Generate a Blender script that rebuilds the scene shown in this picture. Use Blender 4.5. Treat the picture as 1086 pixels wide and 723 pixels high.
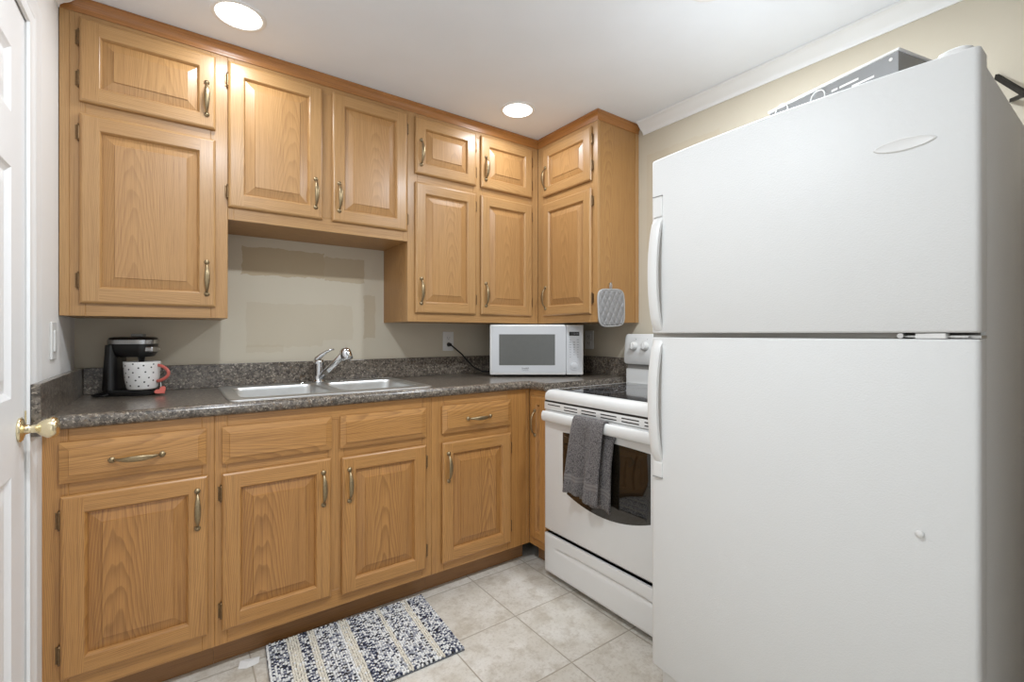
import bpy, bmesh, math, random
from mathutils import Vector, Matrix
random.seed(7)
PI = math.pi
for o in list(bpy.data.objects):
    bpy.data.objects.remove(o)
S = bpy.context.scene
C = S.collection

# ------------------------------------------------------------------ camera
cd = bpy.data.cameras.new('camera')
cam = bpy.data.objects.new('camera', cd)
C.objects.link(cam)
cd.sensor_fit = 'HORIZONTAL'
cd.sensor_width = 36
cd.lens = 36 * 495.43 / 1086
cd.shift_x = (543 - 544.135) / 1086
cd.shift_y = (354.49 - 361.5) / 1086
cd.clip_start = 0.02
cam.location = (0.307, -2.4848, 1.1505)
cam.rotation_euler = (PI / 2, 0, -math.radians(36.01))
S.camera = cam

# ------------------------------------------------------------------ world, exposure
w = bpy.data.worlds.new('world')
S.world = w
w.use_nodes = True
w.node_tree.nodes['Background'].inputs[0].default_value = (0.93, 0.97, 1.0, 1)
w.node_tree.nodes['Background'].inputs[1].default_value = 1.25
S.view_settings.view_transform = 'Standard'
S.view_settings.look = 'None'
S.view_settings.exposure = -0.15
S.view_settings.gamma = 1.0
S.view_settings.use_curve_mapping = False

CEIL = 2.296
LAMP_SPOTS = [(0.497, -0.548), (1.728, -0.570), (0.51, -1.64), (1.728, -1.64)]
LAMP_W = [3.6, 3.8, 17.5, 16.5]
LAMP_COL = (0.895, 0.968, 1.04)
XR = 2.384      # right wall
YU = 0.3202     # depth of the wall cabinets
ZB = 1.214      # underside of the wall cabinets
YB = 0.6106     # depth of the base cabinets

# ------------------------------------------------------------------ materials
def nodes(m):
    m.use_nodes = True
    nt = m.node_tree
    b = nt.nodes['Principled BSDF']
    return nt, b

def srgb(r, g, b):
    f = lambda c: ((c / 255 + 0.055) / 1.055) ** 2.4 if c > 10.3 else c / 255 / 12.92
    return (f(r), f(g), f(b), 1)

def N(nt, t, **k):
    n = nt.nodes.new(t)
    for a, v in k.items():
        setattr(n, a, v)
    return n

def L(nt, a, b):
    nt.links.new(a, b)

def MATH(nt, op, a, b=None, c=None):
    n = nt.nodes.new('ShaderNodeMath')
    n.operation = op
    for i, x in enumerate((a, b, c)):
        if x is None:
            continue
        if isinstance(x, (int, float)):
            n.inputs[i].default_value = x
        else:
            nt.links.new(x, n.inputs[i])
    return n.outputs[0]

def MIX(nt, fac, a, b, blend='MIX'):
    n = nt.nodes.new('ShaderNodeMix')
    n.data_type = 'RGBA'
    n.blend_type = blend
    for i, x in ((0, fac), (6, a), (7, b)):
        if isinstance(x, (int, float)):
            n.inputs[i].default_value = x
        elif isinstance(x, tuple):
            n.inputs[i].default_value = x
        else:
            nt.links.new(x, n.inputs[i])
    return n.outputs[2]

def plain(name, col, rough=0.5, metal=0.0, var=0.03, scale=6.0, bump=0.0, bscale=300.0, coat=0.0, spec=None):
    m = bpy.data.materials.new(name)
    nt, b = nodes(m)
    tc = N(nt, 'ShaderNodeTexCoord')
    n = N(nt, 'ShaderNodeTexNoise')
    n.inputs['Scale'].default_value = scale
    n.inputs['Detail'].default_value = 3
    L(nt, tc.outputs['Object'], n.inputs['Vector'])
    dark = tuple(c * (1 - var) for c in col[:3]) + (1,)
    light = tuple(min(1, c * (1 + var)) for c in col[:3]) + (1,)
    L(nt, MIX(nt, n.outputs['Fac'], dark, light), b.inputs['Base Color'])
    b.inputs['Roughness'].default_value = rough
    b.inputs['Metallic'].default_value = metal
    b.inputs['Coat Weight'].default_value = coat
    if spec is not None:
        b.inputs['Specular IOR Level'].default_value = spec
    if bump:
        n2 = N(nt, 'ShaderNodeTexNoise')
        n2.inputs['Scale'].default_value = bscale
        n2.inputs['Detail'].default_value = 4
        L(nt, tc.outputs['Object'], n2.inputs['Vector'])
        bp = N(nt, 'ShaderNodeBump')
        bp.inputs['Strength'].default_value = bump
        bp.inputs['Distance'].default_value = 0.002
        L(nt, n2.outputs['Fac'], bp.inputs['Height'])
        L(nt, bp.outputs['Normal'], b.inputs['Normal'])
    return m

def oak(name, base, dark, pale, ring=0.45, rough=0.36):
    """honey oak: u runs across the grain, v along it; parabolic growth rings make the cathedrals"""
    m = bpy.data.materials.new(name)
    nt, b = nodes(m)
    uv = N(nt, 'ShaderNodeUVMap')
    uv.uv_map = 'UVMap'
    sep = N(nt, 'ShaderNodeSeparateXYZ')
    L(nt, uv.outputs['UV'], sep.inputs[0])
    u, v = sep.outputs[0], sep.outputs[1]

    def nz(su, sv, detail=3, rough_=0.5, off=0.0):
        cb = N(nt, 'ShaderNodeCombineXYZ')
        L(nt, MATH(nt, 'MULTIPLY', u, su), cb.inputs[0])
        L(nt, MATH(nt, 'MULTIPLY', v, sv), cb.inputs[1])
        cb.inputs[2].default_value = off
        n = N(nt, 'ShaderNodeTexNoise')
        n.inputs['Scale'].default_value = 1
        n.inputs['Detail'].default_value = detail
        n.inputs['Roughness'].default_value = rough_
        L(nt, cb.outputs[0], n.inputs['Vector'])
        return n.outputs['Fac']
    wob = nz(11, 1.8, 2, 0.5, 1.3)
    wob2 = nz(60, 14.0, 2, 0.5, 4.3)
    uu = MATH(nt, 'MULTIPLY', MATH(nt, 'MULTIPLY', u, u), 1150)
    t = MATH(nt, 'ADD', uu, MATH(nt, 'MULTIPLY', v, 12.0))
    t = MATH(nt, 'ADD', t, MATH(nt, 'MULTIPLY', wob, 6.0))
    t = MATH(nt, 'ADD', t, MATH(nt, 'MULTIPLY', wob2, 0.35))
    fr = MATH(nt, 'FRACT', t)
    line = MATH(nt, 'POWER', fr, 2.2)
    line = MATH(nt, 'MULTIPLY', line, MATH(nt, 'SUBTRACT', 1.0, MATH(nt, 'POWER', fr, 14.0)))
    fine = nz(420, 9, 3, 0.7, 2.2)
    streak = nz(70, 1.6, 3, 0.6, 5.1)
    broad = nz(7, 0.9, 2, 0.5, 8.4)
    pores = nz(620, 7, 3, 0.65, 9.9)
    lp = MATH(nt, 'MULTIPLY', line, MATH(nt, 'ADD', 0.35, MATH(nt, 'MULTIPLY', fine, 1.2)))
    c = MIX(nt, broad, base, pale)
    c = MIX(nt, MATH(nt, 'MULTIPLY', MATH(nt, 'SUBTRACT', streak, 0.40), 1.3), c, base)
    s2 = N(nt, 'ShaderNodeMapRange')
    s2.inputs[1].default_value = 0.50
    s2.inputs[2].default_value = 0.70
    s2.inputs[3].default_value = 0.0
    s2.inputs[4].default_value = ring * 0.75
    L(nt, nz(170, 2.2, 4, 0.7, 13.1), s2.inputs[0])
    c = MIX(nt, s2.outputs[0], c, dark)
    fac = MATH(nt, 'MINIMUM', MATH(nt, 'MULTIPLY', lp, ring), 1.0)
    c = MIX(nt, fac, c, dark)
    pf = N(nt, 'ShaderNodeMapRange')
    pf.inputs[1].default_value = 0.52
    pf.inputs[2].default_value = 0.72
    pf.inputs[3].default_value = 0.0
    pf.inputs[4].default_value = 0.55
    L(nt, pores, pf.inputs[0])
    c = MIX(nt, pf.outputs[0], c, dark)
    L(nt, c, b.inputs['Base Color'])
    b.inputs['Roughness'].default_value = rough
    b.inputs['Coat Weight'].default_value = 0.25
    b.inputs['Coat Roughness'].default_value = 0.22
    bp = N(nt, 'ShaderNodeBump')
    bp.inputs['Strength'].default_value = 0.12
    bp.inputs['Distance'].default_value = 0.001
    L(nt, fine, bp.inputs['Height'])
    L(nt, bp.outputs['Normal'], b.inputs['Normal'])
    return m

M = {}
M['oak'] = oak('honey_oak', srgb(180, 136, 84), srgb(128, 84, 44), srgb(194, 154, 104), 0.42)
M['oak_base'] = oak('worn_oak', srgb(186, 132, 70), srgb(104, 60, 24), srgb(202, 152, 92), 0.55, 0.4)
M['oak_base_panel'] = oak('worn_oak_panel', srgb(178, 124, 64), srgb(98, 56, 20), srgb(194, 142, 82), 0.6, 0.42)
M['oak_upper_panel'] = oak('honey_oak_panel', srgb(178, 132, 80), srgb(126, 82, 42), srgb(192, 150, 98), 0.42, 0.38)
M['oak_panel'] = oak('oak_veneer', srgb(170, 124, 70), srgb(120, 76, 36), srgb(182, 138, 84), 0.4, 0.45)
M['oak_trim'] = oak('red_oak_trim', srgb(178, 118, 58), srgb(112, 64, 28), srgb(192, 134, 74), 0.6)
M['oak_toe'] = oak('dark_oak_kickboard', srgb(148, 104, 60), srgb(96, 62, 32), srgb(160, 116, 70), 0.5)
M['inside'] = plain('shadow_gap_wood', srgb(92, 58, 30), 0.8)
M['bronze'] = plain('antique_brass', srgb(152, 134, 104), 0.38, 0.9, 0.3, 160)
M['bronze_dark'] = plain('aged_brass', srgb(122, 98, 70), 0.38, 0.9, 0.35, 150)
M['ceiling'] = plain('ceiling_paint', srgb(239, 242, 247), 0.9, bump=0.05, bscale=90)
M['white_trim'] = plain('white_trim_paint', srgb(240, 240, 239), 0.4, var=0.01)
M['door_white'] = plain('door_paint', srgb(242, 242, 242), 0.45, var=0.01)
M['plastic_white'] = plain('white_plastic', srgb(228, 227, 224), 0.35, var=0.01)
M['enamel'] = plain('white_enamel', srgb(228, 228, 226), 0.22, var=0.01, coat=0.3)
M['fridge'] = plain('textured_white_steel', srgb(225, 225, 223), 0.46, var=0.01, bump=0.3, bscale=280)
M['grey_plastic'] = plain('grey_plastic', srgb(150, 148, 144), 0.5)
M['mw_face'] = plain('silver_white_plastic', srgb(203, 204, 206), 0.4, var=0.015)
M['black'] = plain('black_plastic', srgb(20, 19, 19), 0.3)
M['black_metal'] = plain('black_metal', srgb(13, 10, 8), 0.6, spec=0.2)
M['glass_black'] = plain('black_ceramic_glass', srgb(44, 46, 50), 0.07, coat=0.5, var=0.1)
M['oven_glass'] = plain('oven_glass', srgb(26, 22, 16), 0.05, coat=0.6)
M['mw_glass'] = plain('mesh_glass', srgb(98, 98, 95), 0.16, var=0.06, scale=40)
M['steel'] = plain('brushed_steel', srgb(214, 214, 212), 0.38, 1.0, 0.08, 30)
M['chrome'] = plain('chrome', srgb(205, 205, 206), 0.08, 1.0)
M['brass'] = plain('polished_brass', srgb(236, 222, 186), 0.24, 1.0)
M['ceramic'] = plain('white_ceramic', srgb(232, 230, 227), 0.2, coat=0.4)
M['pink'] = plain('coral_pink', srgb(205, 104, 92), 0.4)
M['dot'] = plain('dark_dot_glaze', srgb(30, 28, 32), 0.3)
M['silver'] = plain('silver_band', srgb(176, 176, 176), 0.25, 1.0)
M['cord'] = plain('cord_rubber', srgb(22, 20, 20), 0.5)
M['paper'] = plain('paper', srgb(232, 230, 226), 0.8)
M['rug_edge'] = plain('grey_binding', srgb(94, 97, 104), 0.9, bump=0.3, bscale=500)
M['ring_grey'] = plain('printed_grey', srgb(142, 144, 148), 0.5)
M['print_dark'] = plain('printed_dark_grey', srgb(96, 97, 102), 0.5)
M['gap'] = plain('dark_gap', srgb(36, 32, 28), 0.7)
M['seal'] = plain('grey_gasket', srgb(150, 146, 139), 0.6)
M['box_silver'] = plain('silver_card', srgb(178, 180, 181), 0.16, 0.55, 0.03)
M['hem'] = plain('pale_binding', srgb(182, 181, 179), 0.9, bump=0.3, bscale=500)

def make_emit():
    m = bpy.data.materials.new('lamp_lens')
    nt, b = nodes(m)
    b.inputs['Base Color'].default_value = (1, 1, 1, 1)
    b.inputs['Emission Color'].default_value = (1.0, 0.97, 0.92, 1)
    b.inputs['Emission Strength'].default_value = 6
    return m
M['lens'] = make_emit()

def wall_mat():
    m = bpy.data.materials.new('beige_wall_paint')
    nt, b = nodes(m)
    g = N(nt, 'ShaderNodeNewGeometry')
    sep = N(nt, 'ShaderNodeSeparateXYZ')
    L(nt, g.outputs['Position'], sep.inputs[0])
    n = N(nt, 'ShaderNodeTexNoise')
    n.inputs['Scale'].default_value = 3.0
    n.inputs['Detail'].default_value = 4
    L(nt, g.outputs['Position'], n.inputs['Vector'])
    n2 = N(nt, 'ShaderNodeTexNoise')
    n2.inputs['Scale'].default_value = 22
    L(nt, g.outputs['Position'], n2.inputs['Vector'])
    wob = MATH(nt, 'MULTIPLY', MATH(nt, 'SUBTRACT', n2.outputs['Fac'], 0.5), 0.03)
    xx = MATH(nt, 'ADD', sep.outputs[0], wob)
    yy = sep.outputs[1]
    zz = MATH(nt, 'ADD', sep.outputs[2], wob)

    def rng(x, a, c):
        return MATH(nt, 'MULTIPLY', MATH(nt, 'GREATER_THAN', x, a), MATH(nt, 'LESS_THAN', x, c))

    def rect(x0, x1, z0, z1):
        r = MATH(nt, 'MULTIPLY', rng(xx, x0, x1), rng(zz, z0, z1))
        return MATH(nt, 'MULTIPLY', r, MATH(nt, 'GREATER_THAN', yy, -0.02))
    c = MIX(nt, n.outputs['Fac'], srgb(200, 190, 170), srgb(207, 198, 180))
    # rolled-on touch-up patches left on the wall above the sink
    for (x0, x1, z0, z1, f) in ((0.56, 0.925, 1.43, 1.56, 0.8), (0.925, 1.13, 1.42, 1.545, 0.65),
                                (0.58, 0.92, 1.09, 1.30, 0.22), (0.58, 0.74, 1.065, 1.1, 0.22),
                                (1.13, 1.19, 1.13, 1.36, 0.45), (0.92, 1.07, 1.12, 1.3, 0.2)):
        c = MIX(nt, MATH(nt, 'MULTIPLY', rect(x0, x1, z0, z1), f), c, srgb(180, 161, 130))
    # the same patches on the right wall beside the cabinet
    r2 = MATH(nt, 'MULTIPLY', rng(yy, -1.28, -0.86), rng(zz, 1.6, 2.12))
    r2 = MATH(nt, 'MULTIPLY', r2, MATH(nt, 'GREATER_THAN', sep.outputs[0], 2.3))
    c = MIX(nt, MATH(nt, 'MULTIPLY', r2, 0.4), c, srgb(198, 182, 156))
    L(nt, c, b.inputs['Base Color'])
    b.inputs['Roughness'].default_value = 0.75
    return m
M['wall'] = wall_mat()

def laminate():
    m = bpy.data.materials.new('dark_granite_laminate')
    nt, b = nodes(m)
    tc = N(nt, 'ShaderNodeTexCoord')
    def nz(s, d=4, r=0.6):
        n = N(nt, 'ShaderNodeTexNoise')
        n.inputs['Scale'].default_value = s
        n.inputs['Detail'].default_value = d
        n.inputs['Roughness'].default_value = r
        L(nt, tc.outputs['Object'], n.inputs['Vector'])
        return n.outputs['Fac']
    def ramp(x, a, c):
        mr = N(nt, 'ShaderNodeMapRange')
        mr.inputs[1].default_value = a
        mr.inputs[2].default_value = c
        L(nt, x, mr.inputs[0])
        return mr.outputs[0]
    c = MIX(nt, ramp(nz(70, 4, 0.65), 0.38, 0.62), srgb(64, 56, 48), srgb(122, 112, 101))
    c = MIX(nt, ramp(nz(120, 3, 0.6), 0.55, 0.66), c, srgb(168, 157, 142))
    c = MIX(nt, ramp(nz(150, 3, 0.6), 0.58, 0.68), c, srgb(26, 23, 20))
    c = MIX(nt, ramp(nz(45, 5, 0.7), 0.58, 0.70), c, srgb(112, 90, 66))
    L(nt, c, b.inputs['Base Color'])
    b.inputs['Roughness'].default_value = 0.28
    b.inputs['Specular IOR Level'].default_value = 0.5
    b.inputs['Coat Weight'].default_value = 0.35
    b.inputs['Coat Roughness'].default_value = 0.14
    return m
M['stub_wall_dark'] = plain('added_stub_taupe', srgb(128, 112, 96), 0.8)  # dark colour chosen so the added stub wall keeps the fridge side dim
M['wall_pale'] = plain('pale_wall_paint', srgb(236, 234, 231), 0.75, var=0.01, scale=3)
M['laminate'] = laminate()

def tile_mat():
    m = bpy.data.materials.new('beige_stone_tile')
    nt, b = nodes(m)
    g = N(nt, 'ShaderNodeNewGeometry')
    sep = N(nt, 'ShaderNodeSeparateXYZ')
    L(nt, g.outputs['Position'], sep.inputs[0])
    TX, TY = 0.303, 0.333
    ax = MATH(nt, 'DIVIDE', MATH(nt, 'SUBTRACT', sep.outputs[0], 1.437 - 3.03), TX)
    ay = MATH(nt, 'DIVIDE', MATH(nt, 'ADD', sep.outputs[1], 0.947 + 3.33), TY)
    def grout(a, T):
        f = MATH(nt, 'FRACT', a)
        d = MATH(nt, 'MULTIPLY', MATH(nt, 'MINIMUM', f, MATH(nt, 'SUBTRACT', 1.0, f)), T)
        mr = N(nt, 'ShaderNodeMapRange')
        mr.inputs[1].default_value = 0.0016
        mr.inputs[2].default_value = 0.003
        mr.inputs[3].default_value = 1
        mr.inputs[4].default_value = 0
        L(nt, d, mr.inputs[0])
        return mr.outputs[0]
    gr = MATH(nt, 'MAXIMUM', grout(ax, TX), grout(ay, TY))
    cb = N(nt, 'ShaderNodeCombineXYZ')
    L(nt, MATH(nt, 'FLOOR', ax), cb.inputs[0])
    L(nt, MATH(nt, 'FLOOR', ay), cb.inputs[1])
    wn = N(nt, 'ShaderNodeTexWhiteNoise')
    L(nt, cb.outputs[0], wn.inputs['Vector'])
    va = N(nt, 'ShaderNodeVectorMath', operation='MULTIPLY_ADD')
    L(nt, wn.outputs['Color'], va.inputs[0])
    va.inputs[1].default_value = (9, 9, 9)
    L(nt, g.outputs['Position'], va.inputs[2])
    def nz(s, d, r=0.6):
        n = N(nt, 'ShaderNodeTexNoise')
        n.inputs['Scale'].default_value = s
        n.inputs['Detail'].default_value = d
        n.inputs['Roughness'].default_value = r
        L(nt, va.outputs[0], n.inputs['Vector'])
        return n.outputs['Fac']
    def ramp(x, a, c):
        mr = N(nt, 'ShaderNodeMapRange')
        mr.inputs[1].default_value = a
        mr.inputs[2].default_value = c
        L(nt, x, mr.inputs[0])
        return mr.outputs[0]
    c = MIX(nt, ramp(nz(7, 6), 0.32, 0.68), srgb(204, 197, 184), srgb(228, 224, 216))
    c = MIX(nt, MATH(nt, 'MULTIPLY', ramp(nz(16, 6, 0.7), 0.48, 0.72), 0.75), c, srgb(170, 157, 138))
    c = MIX(nt, MATH(nt, 'MULTIPLY', ramp(nz(90, 4, 0.7), 0.50, 0.72), 0.45), c, srgb(160, 146, 128))
    c = MIX(nt, MATH(nt, 'MULTIPLY', wn.outputs['Value'], 0.12), c, srgb(176, 164, 148))
    c = MIX(nt, gr, c, srgb(170, 160, 144))
    L(nt, c, b.inputs['Base Color'])
    b.inputs['Roughness'].default_value = 0.42
    bp = N(nt, 'ShaderNodeBump')
    bp.inputs['Strength'].default_value = 0.5
    bp.inputs['Distance'].default_value = 0.002
    L(nt, MATH(nt, 'SUBTRACT', 1.0, gr), bp.inputs['Height'])
    L(nt, bp.outputs['Normal'], b.inputs['Normal'])
    return m
M['tile'] = tile_mat()

def terry():
    m = bpy.data.materials.new('grey_terry')
    nt, b = nodes(m)
    tc = N(nt, 'ShaderNodeTexCoord')
    n = N(nt, 'ShaderNodeTexNoise')
    n.inputs['Scale'].default_value = 230
    n.inputs['Detail'].default_value = 3
    L(nt, tc.outputs['Object'], n.inputs['Vector'])
    uv = N(nt, 'ShaderNodeUVMap')
    uv.uv_map = 'UVMap'
    sep = N(nt, 'ShaderNodeSeparateXYZ')
    L(nt, uv.outputs['UV'], sep.inputs[0])
    v = sep.outputs[1]
    # flat woven band near each hem, ribbed
    band = MATH(nt, 'MULTIPLY', MATH(nt, 'GREATER_THAN', v, 0.055), MATH(nt, 'LESS_THAN', v, 0.085))
    rib = MATH(nt, 'PINGPONG', MATH(nt, 'MULTIPLY', v, 140), 1.0)
    mr = N(nt, 'ShaderNodeMapRange')
    mr.inputs[1].default_value = 0.35
    mr.inputs[2].default_value = 0.65
    L(nt, n.outputs['Fac'], mr.inputs[0])
    c = MIX(nt, mr.outputs[0], srgb(58, 54, 54), srgb(134, 128, 126))
    c = MIX(nt, band, c, MIX(nt, rib, srgb(96, 91, 89), srgb(126, 120, 117)))
    L(nt, c, b.inputs['Base Color'])
    b.inputs['Roughness'].default_value = 0.95
    b.inputs['Sheen Weight'].default_value = 0.2
    bp = N(nt, 'ShaderNodeBump')
    bp.inputs['Strength'].default_value = 0.9
    bp.inputs['Distance'].default_value = 0.009
    L(nt, MATH(nt, 'MULTIPLY', n.outputs['Fac'], MATH(nt, 'SUBTRACT', 1.0, band)), bp.inputs['Height'])
    L(nt, bp.outputs['Normal'], b.inputs['Normal'])
    return m
M['terry'] = terry()

def quilt():
    m = bpy.data.materials.new('grey_quilted_cotton')
    nt, b = nodes(m)
    b.inputs['Roughness'].default_value = 0.9
    tc = N(nt, 'ShaderNodeTexCoord')
    n = N(nt, 'ShaderNodeTexNoise')
    n.inputs['Scale'].default_value = 500
    L(nt, tc.outputs['Object'], n.inputs['Vector'])
    L(nt, MIX(nt, n.outputs['Fac'], srgb(134, 132, 132), srgb(164, 162, 161)), b.inputs['Base Color'])
    return m
M['quilt'] = quilt()

def pile_mat():
    m = bpy.data.materials.new('woven_loops')
    nt, b = nodes(m)
    at = N(nt, 'ShaderNodeAttribute')
    at.attribute_name = 'Col'
    L(nt, at.outputs['Color'], b.inputs['Base Color'])
    b.inputs['Roughness'].default_value = 0.95
    return m
M['pile'] = pile_mat()

# ------------------------------------------------------------------ mesh helpers
def BM():
    bm = bmesh.new()
    bm.loops.layers.uv.new('UVMap')
    bm.faces.layers.int.new('done')
    return bm

def uvface(bm, f, grain, ou, ov, c):
    lay = bm.loops.layers.uv[0]
    gi = 'xyz'.index(grain)
    n = f.normal
    oth = [i for i in range(3) if i != gi]
    # across coordinate: the in-plane axis that is not the grain
    k = oth[0] if abs(n[oth[0]]) < abs(n[oth[1]]) else oth[1]
    for lp in f.loops:
        p = lp.vert.co
        lp[lay].uv = (p[k] - c[k] + ou, p[gi] - c[gi] + ov)

def setuv(bm, grain='z', ou=None, ov=None, center=None):
    """UV every face that has none yet"""
    fs = [f for f in bm.faces if not f[bm.faces.layers.int['done']]]
    if not fs:
        return
    bm.normal_update()
    if ou is None:
        ou = random.choice((-1, 1)) * random.uniform(0.07, 0.16)
    if ov is None:
        ov = random.uniform(-20, 20)
    if center is None:
        vs = set(v for f in fs for v in f.verts)
        center = sum((v.co for v in vs), Vector()) / len(vs)
    for f in fs:
        uvface(bm, f, grain, ou, ov, center)
        f[bm.faces.layers.int['done']] = 1

def box(bm, x0, x1, y0, y1, z0, z1, grain='z', r=0.0, seg=2, ou=None):
    m = Matrix.Translation(((x0 + x1) / 2, (y0 + y1) / 2, (z0 + z1) / 2)) @ Matrix.Diagonal((abs(x1 - x0), abs(y1 - y0), abs(z1 - z0), 1))
    vs = bmesh.ops.create_cube(bm, size=1, matrix=m, calc_uvs=False)['verts']
    if r > 0:
        es = list({e for v in vs for e in v.link_edges})
        bmesh.ops.bevel(bm, geom=es, offset=r, segments=seg, profile=0.5, affect='EDGES', clamp_overlap=True)
    setuv(bm, grain, ou)

def quad(bm, pts, grain='z', ou=None, ov=None, center=None):
    f = bm.faces.new([bm.verts.new(p) for p in pts])
    if grain:
        setuv(bm, grain, ou, ov, center)
    return f

def cyl(bm, p0, p1, r0, r1=None, n=20, caps=True):
    r1 = r0 if r1 is None else r1
    p0, p1 = Vector(p0), Vector(p1)
    d = p1 - p0
    q = d.to_track_quat('Z', 'Y').to_matrix().to_4x4()
    bmesh.ops.create_cone(bm, cap_ends=caps, segments=n, radius1=max(r0, 1e-5), radius2=max(r1, 1e-5), depth=d.length,
                          matrix=Matrix.Translation((p0 + p1) / 2) @ q)
    setuv(bm)

def lathe(bm, prof, origin=(0, 0, 0), axis=(0, 0, 1), n=32):
    """revolve (radius, height) pairs about axis"""
    q = Vector(axis).to_track_quat('Z', 'Y').to_matrix()
    o = Vector(origin)
    rings = []
    for r, h in prof:
        if r < 1e-6:
            rings.append([bm.verts.new(o + q @ Vector((0, 0, h)))])
        else:
            rings.append([bm.verts.new(o + q @ Vector((r * math.cos(2 * PI * i / n), r * math.sin(2 * PI * i / n), h))) for i in range(n)])
    for a, b in zip(rings, rings[1:]):
        for i in range(n):
            j = (i + 1) % n
            if len(a) == 1 and len(b) == 1:
                continue
            if len(a) == 1:
                bm.faces.new((a[0], b[i], b[j]))
            elif len(b) == 1:
                bm.faces.new((a[i], a[j], b[0]))
            else:
                bm.faces.new((a[i], a[j], b[j], b[i]))
    setuv(bm)

def tube(bm, pts, rad, n=10, flat=None, up=(0, 0, 1), caps=True):
    """sweep a circle (or an ellipse: flat = width along the side vector) along a polyline; rad may be a list"""
    pts = [Vector(p) for p in pts]
    rings = []
    for i, p in enumerate(pts):
        t = (pts[min(i + 1, len(pts) - 1)] - pts[max(i - 1, 0)]).normalized()
        u = Vector(up)
        s = t.cross(u)
        if s.length < 1e-4:
            s = t.cross(Vector((1, 0, 0)))
        s.normalize()
        k = s.cross(t)
        r = rad[i] if isinstance(rad, (list, tuple)) else rad
        fl = (flat[i] if isinstance(flat, (list, tuple)) else flat) if flat is not None else r
        rings.append([bm.verts.new(p + s * fl * math.cos(2 * PI * j / n) + k * r * math.sin(2 * PI * j / n)) for j in range(n)])
    for a, b in zip(rings, rings[1:]):
        for i in range(n):
            j = (i + 1) % n
            bm.faces.new((a[i], a[j], b[j], b[i]))
    if caps:
        bm.faces.new(rings[0])
        bm.faces.new(rings[-1])
    setuv(bm)

def sweep(bm, path, prof, grain_uv=True, caps=True):
    """path: 2D polyline; prof: (outward offset, z); outward = right-hand side of travel; mitred corners"""
    P = [Vector((p[0], p[1])) for p in path]
    dirs = [(b - a).normalized() for a, b in zip(P, P[1:])]
    nor = [Vector((d.y, -d.x)) for d in dirs]
    rows = []
    for i, p in enumerate(P):
        if i == 0:
            m = nor[0]
        elif i == len(P) - 1:
            m = nor[-1]
        else:
            m = (nor[i - 1] + nor[i])
            m = m / m.dot(nor[i])
        rows.append([bm.verts.new((p.x + m.x * o, p.y + m.y * o, z)) for o, z in prof])
    lay = bm.loops.layers.uv[0]
    for i in range(len(P) - 1):
        ov = random.uniform(-9, 9)
        ln = (P[i + 1] - P[i]).length
        acc = 0.08
        for k in range(len(prof) - 1):
            f = bm.faces.new((rows[i][k], rows[i + 1][k], rows[i + 1][k + 1], rows[i][k + 1]))
            dz = math.hypot(prof[k + 1][0] - prof[k][0], prof[k + 1][1] - prof[k][1])
            for lp, uv in zip(f.loops, ((acc, ov), (acc, ov + ln), (acc + dz, ov + ln), (acc + dz, ov))):
                lp[lay].uv = uv
            acc += dz
            f[bm.faces.layers.int['done']] = 1
    if caps:
        bm.faces.new(rows[0])
        bm.faces.new(rows[-1])
        setuv(bm, 'z')

def xform(bm, mat, verts=None):
    bmesh.ops.transform(bm, matrix=mat, verts=verts or bm.verts[:])

def obj(name, bm, mat, parent=None, smooth=False, loc=None, rot=None, recalc=True, mod=None):
    if recalc:
        bmesh.ops.recalc_face_normals(bm, faces=bm.faces[:])
    me = bpy.data.meshes.new(name)
    bm.to_mesh(me)
    bm.free()
    mats = mat if isinstance(mat, (list, tuple)) else [mat]
    for m in mats:
        me.materials.append(m)
    if smooth:
        me.shade_smooth()
        if smooth is not True:
            me.set_sharp_from_angle(angle=math.radians(smooth))
    return inst(name, me, parent, loc, rot)

def inst(name, me, parent=None, loc=None, rot=None):
    o = bpy.data.objects.new(name, me)
    C.objects.link(o)
    if parent:
        o.parent = parent
    if loc is not None:
        o.location = loc
    if rot is not None:
        o.rotation_euler = rot
    return o

def tag(o, label, cat, group=None):
    o['label'] = label
    o['category'] = cat
    if group:
        o['group'] = group
    return o

def thing(name, label, cat, loc=(0, 0, 0), rotz=0.0, group=None):
    o = bpy.data.objects.new(name, None)
    o.empty_display_size = 0.1
    C.objects.link(o)
    o.location = loc
    o.rotation_euler = (0, 0, rotz)
    return tag(o, label, cat, group)

def struct(name, bm, mat, smooth=False, parent=None):
    o = obj(name, bm, mat, parent, smooth)
    if not parent:
        o['kind'] = 'structure'
    return o

def text_mesh(txt, size, extr=0.0004):
    cu = bpy.data.curves.new('t', 'FONT')
    cu.body = txt
    cu.size = size
    cu.extrude = extr
    cu.align_x = 'CENTER'
    cu.align_y = 'CENTER'
    to = bpy.data.objects.new('t', cu)
    C.objects.link(to)
    dg = bpy.context.evaluated_depsgraph_get()
    me = bpy.data.meshes.new_from_object(to.evaluated_get(dg))
    bpy.data.objects.remove(to)
    bpy.data.curves.remove(cu)
    return me

# ------------------------------------------------------------------ room shell
YF = -3.6        # end of the room behind the camera, left open to world light
WL = -0.006      # face of the left wall
bm = BM(); box(bm, -0.3, XR + 0.3, YF - 0.2, 0.2, -0.1, 0.0); struct('floor', bm, M['tile'])
bm = BM(); box(bm, -0.3, XR + 0.3, YF - 0.2, 0.2, CEIL, CEIL + 0.1); struct('ceiling', bm, M['ceiling'])
bm = BM(); box(bm, -0.3, XR + 0.3, 0.0, 0.12, 0, CEIL); struct('wall_back', bm, M['wall'])
bm = BM(); box(bm, XR, XR + 0.12, YF, 0.0, 0, CEIL); struct('wall_right', bm, M['wall'])
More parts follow.
